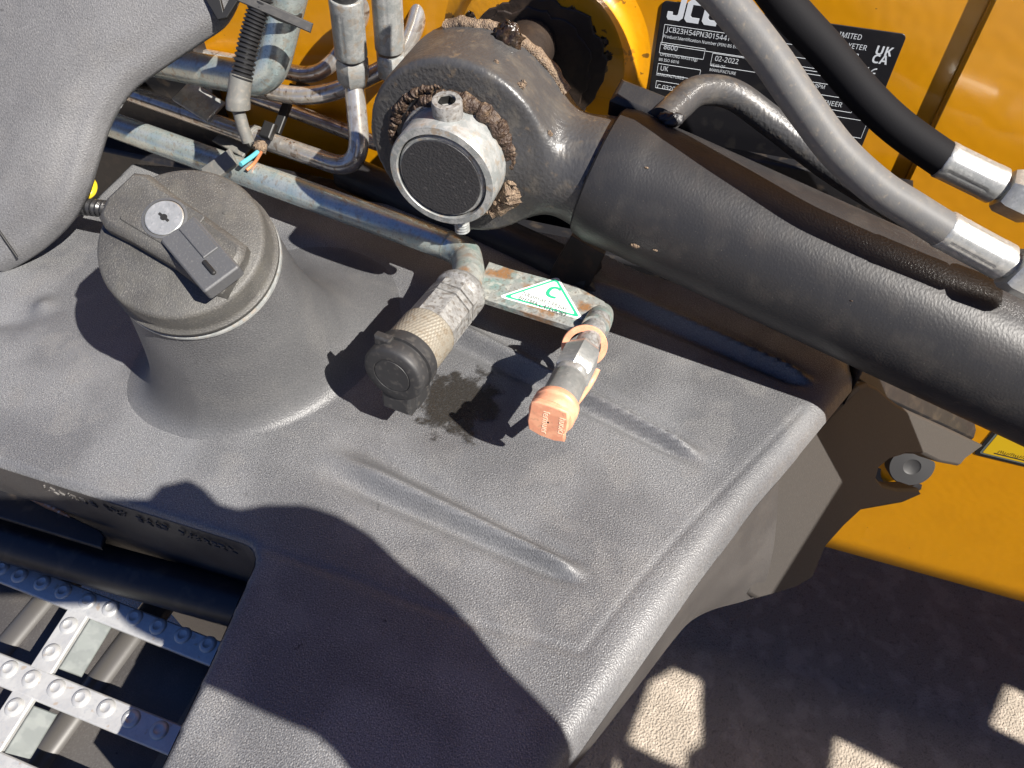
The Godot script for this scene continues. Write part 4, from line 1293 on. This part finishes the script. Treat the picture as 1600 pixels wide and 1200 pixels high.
	part("wire_end", tube(smooth([Vector3(-0.3030, 0.0500, -0.1565), Vector3(-0.2967, 0.0530, -0.1360), Vector3(-0.2985, 0.0520, -0.1241)]), 0.0016, 10), M.copper, t)
	part("mud", lump(Vector3(-0.3081, 0.0500, -0.1639), 0.006, 33), M.caked_mud, t)
	t = thing("pipe_clamp", "slim black clamp bar across the middle pipes", "clamp", Vector3(-0.3257, 0.0400, -0.2364))
	g = Geo.new()
	g.box(frame(Vector3(-0.3141, 0.0540, -0.2251), Vector3(-0.3118, 0.0600, -0.2618) - Vector3(-0.3149, 0.0500, -0.1910), Vector3(0.1, 0.8, 0.6)), Vector3(0.052, 0.009, 0.005), 0.001)
	part("clamp_bar", g, M.print_black, t)
	g = Geo.new()
	g.box(frame(Vector3(-0.3071, 0.0620, -0.2514), Vector3(-0.3118, 0.0600, -0.2618) - Vector3(-0.3149, 0.0500, -0.1910), Vector3(0.1, 0.8, 0.6)), Vector3(0.012, 0.014, 0.008), 0.0015)
	part("clamp_lock", g, M.print_black, t)
	g = Geo.new()
	g.box(frame(Vector3(-0.3116, 0.0520, -0.1874), Vector3(-0.3118, 0.0600, -0.2618) - Vector3(-0.3149, 0.0500, -0.1910), Vector3(0.1, 0.8, 0.6)), Vector3(0.016, 0.012, 0.007), 0.0015)
	part("clamp_foot", g, M.print_black, t)
	# small bits of bracket that catch the sun
	g = Geo.new()
	g.box(frame(Vector3(-0.4073, 0.0520, -0.2131), Vector3(1, 0, 0.3), Vector3(0.2, 1, 0.4)), Vector3(0.045, 0.028, 0.004), 0.001)
	single("zinc_tab", g, M.zinc, "small bent zinc tab lying over the bright pipe by the cowl", "bracket")
	g = Geo.new()
	g.box(frame(Vector3(-0.3695, 0.0200, -0.1994), Vector3(1, 0, 0.25), Vector3(0.1, 1, 0.3)), Vector3(0.04, 0.018, 0.003), 0.001)
	single("grey_bracket_strip", g, M.boot, "grey bracket strip in the gap just above the zinc pipe", "bracket")
	g = Geo.new()
	g.box(frame(Vector3(-0.3186, 0.0560, -0.1154), Vector3(-0.3042, 0.0560, -0.1244) - Vector3(-0.3207, 0.0500, -0.1102), Vector3(-0.1, 0.8, 0.6)), Vector3(0.034, 0.018, 0.004), 0.001)
	single("saddle_clip", g, M.boot, "grey saddle clip on the zinc pipe just behind the cap", "pipe clip")
	# yellow cable loop and small conduit by the cowl
	t = thing("yellow_cable", "yellow cable loop with small ribbed conduit beside the cowl", "cable", Vector3(-0.4481, 0.0300, -0.0715))
	part("yellow_loop", tube(smooth([Vector3(-0.4469, 0.0300, -0.0593), Vector3(-0.4344, 0.0340, -0.0660), Vector3(-0.4375, 0.0360, -0.0766), Vector3(-0.4543, 0.0340, -0.0891)]), 0.0034, 12), M.yellow_wire, t)
	part("yellow_loop", tube(smooth([Vector3(-0.4597, 0.0260, -0.0671), Vector3(-0.4494, 0.0300, -0.0731), Vector3(-0.4580, 0.0300, -0.0874)]), 0.0022, 12), M.yellow_wire, t)
	path = smooth([Vector3(-0.4530, 0.0300, -0.0511), Vector3(-0.4339, 0.0340, -0.0478), Vector3(-0.4017, 0.0400, -0.0461), Vector3(-0.3831, 0.0400, -0.0484)], 16)
	rad = []
	for i in path.size():
		rad.append(0.0078 if i % 3 else 0.006)
	g = Geo.new()
	g.sweep(path, rad, 20)
	part("conduit", g, M.conduit, t)

func couplings() -> void:
	# mounting plate with the triangle sticker
	var g := Geo.new()
	var poly := PackedVector2Array()
	for q in [Vector2(-0.0475, -0.0823), Vector2(-0.0265, -0.0793), Vector2(0.0281, -0.0766), Vector2(0.0536, -0.0666), Vector2(0.0605, -0.0569), Vector2(0.0620, -0.0386), Vector2(0.0431, -0.0309), Vector2(-0.0441, -0.0400), Vector2(-0.0470, -0.0627)]:
		poly.append(Vector2(q.x, -q.y))
	var t := thing("coupling_plate", "rust-stained greenish zinc plate joining the two couplings", "mounting plate", Vector3(0.0079, 0.0420, -0.0558))
	g.prism(poly, frame(Vector3(0, 0.0405, 0), Vector3.RIGHT, Vector3.UP), 0.0055, 0.0008)
	part("plate", g, M.rusty_zinc, t)
	var st := thing("triangle_sticker", "white triangular sticker with green border and a green letter C", "sticker", Vector3(0.0090, 0.0460, -0.0517))
	var tri := [Vector2(-0.0266, -0.0446), Vector2(0.0117, -0.0817), Vector2(0.0439, -0.0406)]
	for k in 3:
		g = Geo.new()
		var cen: Vector2 = (tri[0] + tri[1] + tri[2]) / 3
		var pl := PackedVector2Array()
		var f: float = [1.0, 0.9, 0.78][k]
		for i in 3:
			var c: Vector2 = cen + (tri[i] - cen) * f
			var u: Vector2 = (cen + (tri[(i + 2) % 3] - cen) * f - c)
			var w: Vector2 = (cen + (tri[(i + 1) % 3] - cen) * f - c)
			for j in 5:
				var s := j / 4.0
				var p0 := c + u * 0.08
				var p2 := c + w * 0.08
				var q := p0.lerp(c, s).lerp(c.lerp(p2, s), s)
				pl.append(Vector2(q.x, -q.y))
		g.prism(pl, frame(Vector3(0, 0.0461 + 0.00025 * k, 0), Vector3.RIGHT, Vector3.UP), 0.00025, 0.0001)
		part(["white_backing", "green_border", "white_field"][k], g, [M.sticker_white, M.sticker_green, M.sticker_white][k], st)
	var flat := Basis(Vector3(0.985, 0, 0.17), Vector3(0.17, 0, -0.985), Vector3.UP)
	words("C", 0.0135, Transform3D(flat, Vector3(0.0052, 0.0471, -0.0522)), M.sticker_green, st, 0.0002, true)
	words("20Lpm at 138 bar", 0.0036, Transform3D(flat.scaled(Vector3(1, 1, 1)), Vector3(-0.0102, 0.0471, -0.0509)), M.sticker_grey, st, 0.0002)
	words("BHTMA CATEGORY", 0.0036, Transform3D(flat, Vector3(-0.0109, 0.0471, -0.0453)), M.sticker_grey, st, 0.0002)
	# coupling with the black dust cap
	var o := Vector3(-0.0512, 0.0560, -0.0317)
	var e := Vector3(-0.0615, 0.0670, 0.0727)
	var d := (e - o).normalized()
	var l := (e - o).length()
	t = thing("capped_coupling", "worn steel quick coupling with a black rubber dust cap", "hydraulic coupling", (o + e) / 2 - Vector3(0, 0.02, 0), "quick couplings on the plate")
	part("collar", turned(o, d, [[0.0, -0.004], [0.017, -0.004], [0.019, -0.001], [0.0205, 0.002], [0.0205, 0.006], [0.018, 0.0085], [0.017, 0.01]], 40), M.old_zinc, t)
	part("hex_body", turned(o + d * 0.0085, d, [[0.017, 0.0], [0.0205, 0.003], [0.0205, 0.0105], [0.0187, 0.0108], [0.0187, 0.012], [0.0205, 0.0123], [0.0205, 0.0175], [0.0187, 0.0178], [0.0187, 0.019], [0.0205, 0.0193], [0.0205, l - 0.056], [0.018, l - 0.053]], 8, true, 0.35), M.old_zinc, t)
	# knurled sleeve
	g = Geo.new()
	var u := d.cross(Vector3.UP).normalized()
	var w := d.cross(u)
	var rows := []
	for j in 37:
		var row := PackedVector3Array()
		var s := j / 36.0
		for i in 144:
			var an := TAU * i / 144
			var r := 0.0205 + 0.0009 * absf(sin(an * 24 + s * 16.0)) * absf(sin(an * 24 - s * 16.0))
			if j == 0 or j == 36:
				r = 0.0195
			row.append(o + d * (l - 0.0525 + 0.03 * s) + (u * cos(an) + w * sin(an)) * r)
		rows.append(row)
	g.sheet(rows, o + d * (l - 0.04), true)
	part("knurled_sleeve", g, M.knurled, t)
	var co := o + d * (l - 0.0242)
	var cap := part("dust_cap", turned(co, d, [[0.018, 0.0], [0.0215, 0.0], [0.0228, 0.0015], [0.0232, 0.009], [0.0232, 0.0105], [0.0212, 0.011], [0.0212, 0.0125], [0.0225, 0.0132], [0.0228, 0.015], [0.0228, 0.0215], [0.0218, 0.0232], [0.0205, 0.0241], [0.0142, 0.0241], [0.0139, 0.0236], [0.0133, 0.0236], [0.013, 0.0242], [0, 0.0242]], 56), M.rubber, t)
	var face := frame(co + d * 0.012, Vector3.RIGHT, d)
	var down := (Vector3.DOWN - d * Vector3.DOWN.dot(d)).normalized()
	var lat := down.cross(d)
	g = Geo.new()
	g.box(frame(co + d * 0.0118 + down * 0.028, lat, d), Vector3(0.023, 0.018, 0.011), 0.002)
	part("pull_tab", g, M.rubber, cap)
	g = Geo.new()
	g.box(frame(co + d * -0.004 + down * 0.027 + lat * -0.0085, lat, d), Vector3(0.009, 0.017, 0.02), 0.002)
	part("hinge_lug", g, M.rubber, cap)
	g = Geo.new()
	g.box(frame(co + d * 0.012 - down * 0.0205 + lat * 0.01, lat, d), Vector3(0.012, 0.009, 0.006), 0.0015)
	part("lip", g, M.rubber, cap)
	part("spring_pin", lump(co + d * 0.0162 + down * 0.033 + lat * -0.0085, 0.0016, 4), M.copper, cap)
	# coupling with the orange cap
	o = Vector3(0.0549, 0.0500, -0.0321)
	e = Vector3(0.0496, 0.0655, 0.0755)
	d = (e - o).normalized()
	t = thing("orange_coupling", "bright steel coupling nipple with an orange plastic dust cap", "hydraulic coupling", (o + e) / 2 - Vector3(0, 0.018, 0), "quick couplings on the plate")
	part("pipe_stub", turned(o - d * 0.012, d, [[0.0, 0.0], [0.0082, 0.0], [0.0086, 0.002], [0.0086, 0.018], [0.0094, 0.0185], [0.0094, 0.0205], [0.0086, 0.021], [0.0086, 0.044]], 32), M.old_zinc, t)
	part("elbow", tube(smooth([Vector3(0.0519, 0.0300, -0.0667), Vector3(0.0540, 0.0400, -0.0508), o + d * 0.002]), 0.0105, 24), M.rusty_zinc, t)
	part("hex_body", turned(o + d * 0.03, d, [[0.009, -0.004], [0.0118, -0.001], [0.0142, 0.005], [0.0142, 0.027], [0.0128, 0.029]], 6, true, 0.5), M.bright_zinc, t)
	part("nipple", turned(o + d * 0.057, d, [[0.0118, 0.0], [0.0126, 0.001], [0.0126, 0.005], [0.0121, 0.0058], [0.0121, 0.0075], [0.0126, 0.0082], [0.0126, l - 0.065]], 40), M.bright_zinc, t)
	co = e - d * 0.0195
	down = (Vector3.DOWN - d * Vector3.DOWN.dot(d)).normalized()
	lat = down.cross(d)
	cap = part("orange_cap", turned(co, d, [[0.0122, 0.0], [0.0148, 0.0], [0.0156, 0.001], [0.0158, 0.005], [0.0147, 0.0065], [0.0147, 0.0078], [0.0156, 0.0086], [0.0156, 0.0125], [0.0146, 0.0145], [0.012, 0.0155], [0, 0.0155]], 48), M.orange_plastic, t)
	g = Geo.new()
	var ear := PackedVector2Array()
	for q in [Vector2(-0.0175, 0.0185), Vector2(-0.01, 0.021), Vector2(0.004, 0.0205), Vector2(0.0165, 0.0185), Vector2(0.0185, 0.008), Vector2(0.0185, -0.004), Vector2(0.0165, -0.012), Vector2(0.0175, -0.019), Vector2(0.008, -0.0215), Vector2(-0.006, -0.0205), Vector2(-0.0175, -0.0165), Vector2(-0.0195, -0.006), Vector2(-0.0185, 0.006)]:
		ear.append(q * 0.72)
	var ef := frame(co + d * 0.0155, -lat, d)
	g.prism(ear, ef, 0.004, 0.001, true)
	var earp := part("cap_face", g, M.orange_plastic, cap)
	var tf := Basis(ef.basis.y, -ef.basis.x, ef.basis.z) * Basis(Vector3.BACK, PI)
	words("fermuer", 0.004, Transform3D(tf, ef * Vector3(-0.005, 0.0095, 0.004)), M.orange_print, cap, 0.0004)
	words("huoici", 0.004, Transform3D(tf, ef * Vector3(0.006, 0.008, 0.004)), M.orange_print, cap, 0.0004)
	part("centre_hole", turned(ef * Vector3(0, 0, 0.004), d, [[0.0009, 0.0], [0.0, 0.0003]], 12), M.keyhole, cap)
	# loose ring of the cap's strap
	var rc := Vector3(0.0517, 0.0480, -0.0130)
	var rn := (d + Vector3(0.35, 0.3, 0.0)).normalized()
	g = turned(rc, rn, [[0.0122, -0.001], [0.0166, -0.001], [0.017, -0.0005], [0.017, 0.0005], [0.0166, 0.001], [0.0122, 0.001], [0.0118, 0.0], [0.0122, -0.001]], 48)
	part("strap_ring", g, M.orange_plastic, t)
	g = tube(smooth([rc + Vector3(0.012, -0.016, 0.004), rc + Vector3(0.008, -0.024, 0.02), co + down * 0.024 + d * 0.002]), 0.003, 10)
	part("strap", g, M.orange_plastic, t)

func step_tread() -> void:
	var y := -0.1
	var t := thing("step_grating", "galvanised step grating of flat bars with pressed studs, bottom left", "step", Vector3(-0.25, y, 0.28))
	var th := 0.004
	for b in [[Vector3(-0.3919, -0.1000, 0.2314), Vector3(-0.1392, -0.1000, 0.2366), [Vector3(-0.3520, -0.1000, 0.2316), Vector3(-0.3336, -0.1000, 0.2319), Vector3(-0.3122, -0.1000, 0.2315), Vector3(-0.2917, -0.1000, 0.2320), Vector3(-0.2685, -0.1000, 0.2325), Vector3(-0.2476, -0.1000, 0.2320), Vector3(-0.2259, -0.1000, 0.2323), Vector3(-0.2045, -0.1000, 0.2325), Vector3(-0.1826, -0.1000, 0.2324), Vector3(-0.1610, -0.1000, 0.2324)], 0.0185], [Vector3(-0.3298, -0.1000, 0.2959), Vector3(-0.1313, -0.1000, 0.2970), [Vector3(-0.3080, -0.1000, 0.2941), Vector3(-0.2881, -0.1000, 0.2943), Vector3(-0.2678, -0.1000, 0.2947), Vector3(-0.2460, -0.1000, 0.2945), Vector3(-0.2246, -0.1000, 0.2944), Vector3(-0.2032, -0.1000, 0.2946), Vector3(-0.1822, -0.1000, 0.2948), Vector3(-0.1590, -0.1000, 0.2950)], 0.0195], [Vector3(-0.3570, -0.1000, 0.3497), Vector3(-0.1134, -0.1000, 0.3517), [Vector3(-0.2323, -0.1000, 0.3529)], 0.0195]]:
		var g := Geo.new()
		var a: Vector3 = b[0]
		var e: Vector3 = b[1]
		g.box(frame((a + e) / 2 - Vector3(0, th, 0), e - a, Vector3.UP), Vector3((e - a).length(), b[3], th), 0.0012)
		var bar := part("tread_bar", g, M.galvanised, t)
		for s in b[2]:
			part("stud", turned(s - Vector3(0, 0.0002, 0), Vector3.UP, [[0.0066, 0.0], [0.0062, 0.0012], [0.005, 0.0021], [0.0034, 0.0023], [0.0026, 0.0016], [0.0, 0.0014]], 20), M.galvanised, bar)
	for b in [[Vector3(-0.2716, -0.1000, 0.2264), Vector3(-0.2663, -0.1000, 0.2918), [Vector3(-0.2695, -0.1000, 0.2532), Vector3(-0.2677, -0.1000, 0.2741)]], [Vector3(-0.2667, -0.1000, 0.3005), Vector3(-0.2612, -0.1000, 0.3673), [Vector3(-0.2655, -0.1000, 0.3145)]]]:
		var g := Geo.new()
		var a: Vector3 = b[0]
		var e: Vector3 = b[1]
		var side := (e - a).cross(Vector3.UP).normalized()
		if side.x < 0.0:
			side = -side
		g.box(frame((a + e) / 2 - Vector3(0, th + 0.0004, 0), e - a, Vector3.UP), Vector3((e - a).length(), 0.019, th), 0.0012)
		var bar := part("cross_bar", g, M.galvanised, t)
		g = Geo.new()
		var fl := frame((a + e) / 2 + side * 0.0175 - Vector3(0, 0.0085, 0), e - a, Vector3.UP + side * 0.5)
		g.box(fl, Vector3((e - a).length() * 0.72, 0.017, 0.003), 0.001)
		part("folded_flange", g, M.flange_zinc, bar)
		for s in b[2]:
			part("stud", turned(s - Vector3(0, 0.0006, 0), Vector3.UP, [[0.0066, 0.0], [0.0062, 0.0012], [0.005, 0.0021], [0.0034, 0.0023], [0.0026, 0.0016], [0.0, 0.0014]], 20), M.galvanised, bar)
	# the moulded pan beneath
	t = thing("lower_pan", "grey-black plastic pan with ridges lying below the step grating", "step pan", Vector3(-0.3, -0.17, 0.3))
	var g := Geo.new()
	g.box(frame(Vector3(-0.34, -0.16, 0.36), Vector3.RIGHT, Vector3.UP), Vector3(0.56, 0.28, 0.02), 0.002)
	part("floor", g, M.side_plastic, t)
	for k in 2:
		g = Geo.new()
		var r0 := Vector3(-0.2434, -0.1470, 0.2227) + Vector3(-0.088 * k, 0, 0)
		var r1 := Vector3(-0.2467, -0.1470, 0.2809) + Vector3(-0.088 * k, 0, 0)
		g.sweep([r0 + (r0 - r1) * 0.6, r1 + (r1 - r0) * 3.0], [0.0125, 0.0125], 28)
		part("ridge", g, M.pan_ridge, t)
	g = Geo.new()
	g.box(frame(Vector3(-0.145, -0.15, 0.3), Vector3.RIGHT, Vector3(-0.5, 1, 0)), Vector3(0.05, 0.4, 0.02), 0.002)
	part("side_slope", g, M.side_plastic, t)
	# black beam and flange beside the step
	t = thing("step_beam", "black rounded steel beam between fuel tank and step grating", "machine beam", Vector3(-0.25, -0.12, 0.21))
	part("round_beam", tube([Vector3(-0.4082, -0.0850, 0.2169), Vector3(-0.1422, -0.0850, 0.2020)], 0.017, 32), M.dark_paint, t)
	g = Geo.new()
	var poly := PackedVector2Array()
	for q in [Vector2(-0.4045, 0.1815), Vector2(-0.3646, 0.1834), Vector2(-0.3138, 0.1890), Vector2(-0.2610, 0.1947), Vector2(-0.2551, 0.1978), Vector2(-0.2511, 0.2065), Vector2(-0.3063, 0.2082), Vector2(-0.3765, 0.2106)]:
		poly.append(Vector2(q.x, -q.y))
	g.prism(poly, frame(Vector3(0, -0.054, 0), Vector3.RIGHT, Vector3.UP), 0.004, 0.001)
	var fl := part("flange", g, M.dark_paint, t)
	g = Geo.new()
	g.sweep([Vector3(-0.3839, -0.0500, 0.1829), Vector3(-0.3638, -0.0500, 0.1844), Vector3(-0.3435, -0.0500, 0.1863), Vector3(-0.3134, -0.0500, 0.1895), Vector3(-0.2902, -0.0500, 0.1924)], [0.0016, 0.0026, 0.0018, 0.0026, 0.0008], 8)
	part("scraped_edge", g, M.scraped, fl, "orange edge of the flange where the paint is scraped off")

func bracket() -> void:
	var bx := Vector3(0.5193, 0.0000, -0.8546)
	var bn := Vector3(0.7670, 0.4410, 0.4660)
	var xf := Transform3D(Basis(bx, Vector3(-0.3768, 0.8975, -0.2290), bn), Vector3(0.2239, -0.1400, 0.0498))
	var t := thing("tank_bracket", "mounting bracket in a shade-darkened brown-black at the tank's rear corner, under the ram", "bracket", xf.origin - Vector3(0, 0.05, 0))
	var poly := PackedVector2Array()
	for q in [Vector2(0.0221, 0.1032), Vector2(0.0291, 0.1047), Vector2(0.0395, 0.1069), Vector2(0.0512, 0.1085), Vector2(0.0639, 0.1085), Vector2(0.0781, 0.1080), Vector2(0.0931, 0.1081), Vector2(0.1096, 0.1098), Vector2(0.1269, 0.1122), Vector2(0.1431, 0.1135), Vector2(0.1568, 0.1146), Vector2(0.1693, 0.1146), Vector2(0.1824, 0.1096), Vector2(0.1958, 0.0969), Vector2(0.2098, 0.0791), Vector2(0.2267, 0.0594), Vector2(0.2477, 0.0390), Vector2(0.2715, 0.0168), Vector2(0.2972, -0.0074), Vector2(0.3283, -0.0370), Vector2(0.3612, -0.0686), Vector2(0.3844, -0.0908), Vector2(0.3432, -0.0834), Vector2(0.3326, -0.0848), Vector2(0.2922, -0.0519), Vector2(0.2642, -0.0231), Vector2(0.2354, -0.0029), Vector2(0.2076, 0.0098), Vector2(0.1885, 0.0122), Vector2(0.1836, 0.0050), Vector2(0.1928, -0.0108), Vector2(0.2173, -0.0332), Vector2(0.2551, -0.0603), Vector2(0.2594, -0.0710), Vector2(0.2269, -0.0582), Vector2(0.1562, -0.0155), Vector2(0.1278, -0.0143), Vector2(0.1009, -0.0167), Vector2(0.0774, -0.0371), Vector2(0.0560, -0.0300), Vector2(0.0281, -0.0146), Vector2(0.0065, -0.0012), Vector2(-0.0023, 0.0126), Vector2(-0.0009, 0.0378), Vector2(0.0037, 0.0622), Vector2(0.0121, 0.0862)]:
		poly.append(Vector2(q[0], q[1]))
	var g := Geo.new()
	g.prism(poly, Transform3D(xf.basis, xf.origin - bn * 0.018), 0.022, 0.003)
	part("side_plate", g, M.shaded_bracket_plastic, t)
	poly = PackedVector2Array()
	for q in [Vector2(0.1824, 0.1096), Vector2(0.1931, 0.1184), Vector2(0.2303, 0.1071), Vector2(0.3047, 0.0432), Vector2(0.4032, -0.0629), Vector2(0.3872, -0.0909), Vector2(0.2973, -0.0058), Vector2(0.2268, 0.0608)]:
		poly.append(Vector2(q[0], q[1]))
	g = Geo.new()
	g.prism(poly, Transform3D(xf.basis, xf.origin - bn * 0.03), 0.022, 0.003)
	part("top_flange", g, M.dark_paint, t)
	g = Geo.new()
	g.sweep(smooth([xf * Vector3(0.06555, 0.04941, 0), xf * Vector3(0.036987, 0.035715, 0.001)]), grow([0.0, 0.0], 8), 8)
	var bolt := thing("bracket_bolt", "round grey bolt head, colour darkened for shade, set in the bracket's open hole", "bolt", Vector3(0.4031, -0.2741, -0.2400))
	part("head", turned(Vector3(0.4138, -0.2938, -0.2640), Vector3(0.1, 0.5, 0.9), [[0.026, -0.02], [0.026, 0.0], [0.0245, 0.002], [0.01, 0.003], [0.008, 0.0015], [0, 0.001]], 40), M.shaded_bolt, bolt)
	part("sleeve", turned(Vector3(0.4137, -0.3163, -0.2660), Vector3(0.1, 0.5, 0.9), [[0.036, -0.03], [0.036, -0.012], [0.03, -0.008], [0.024, -0.008]], 40), M.dark_paint, bolt)
	# brown hanger plate under the eye
	g = Geo.new()
	var hp := PackedVector2Array()
	for q in [Vector2(0.0103, 0.0546), Vector2(0.0400, 0.0420), Vector2(0.0304, 0.0047), Vector2(0.0466, -0.0074), Vector2(0.0531, -0.0309), Vector2(0.0400, -0.0519), Vector2(-0.0108, -0.0263), Vector2(-0.0051, 0.0140)]:
		hp.append(Vector2(q[0], q[1]))
	g.prism(hp, Transform3D(Basis(), Vector3(0, 0, -0.13)), 0.006, 0.001)
	single("hanger_plate", g, M.brown_paint, "dull brown steel plate hanging below the ram behind the sticker", "bracket")

func photographer() -> void:
	var c := Vector3(0.1198, 0.4500, 0.3581)
	var r := Vector3(0.9483, 0.0000, -0.3173)
	var u := Vector3(-0.2431, 0.6428, -0.7265)
	var f := Vector3(-0.2040, -0.7660, -0.6096)
	var at := func(x: float, y: float, z: float) -> Vector3: return c + r * x + u * y - f * z
	var t := thing("photographer", "person in dark sleeves holding up a phone, outside the picture", "person", Vector3(0.6, -0.95, 0.9))
	var bones := []
	for b in [[Vector3(0.2419, 0.4486, 0.3354), Vector3(0.2702, 0.4207, 0.3692), 0.022, 0.042], [Vector3(0.2703, 0.4195, 0.3707), Vector3(0.3264, 0.4191, 0.3606), 0.05, 0.06], [Vector3(0.3264, 0.4191, 0.3606), Vector3(0.3810, 0.4088, 0.3717), 0.06, 0.05], [Vector3(0.3810, 0.4088, 0.3717), Vector3(0.4406, 0.3905, 0.4075), 0.05, 0.05], [Vector3(0.4406, 0.3905, 0.4075), Vector3(0.5071, 0.3821, 0.4778), 0.05, 0.065], [Vector3(0.5071, 0.3821, 0.4778), Vector3(0.6507, 0.4566, 0.5002), 0.07, 0.1]]:
		bones.append(b)
	var field := func(p: Vector3) -> float:
		var h := 1e9
		for b in bones:
			var ab: Vector3 = b[1] - b[0]
			var s := clampf((p - b[0]).dot(ab) / ab.length_squared(), 0, 1)
			h = smin(h, p.distance_to(b[0] + ab * s) - lerpf(b[2], b[3], s), 0.012)
		return h
	var g := Geo.new()
	g.nets(field, c + Vector3(-0.1, -0.75, -0.25), c + Vector3(0.95, 0.35, 0.95), 0.014)
	part("body", g, M.cloth, t)
	g = Geo.new()
	g.prism(rounded(0.155, 0.082, 0.008), Transform3D(Basis(r, u, -f), at.call(0.045, -0.049, 0.004)), 0.008, 0.001)
	single("phone", g, M.phone_glass, "phone that takes the picture, behind the lens", "phone")
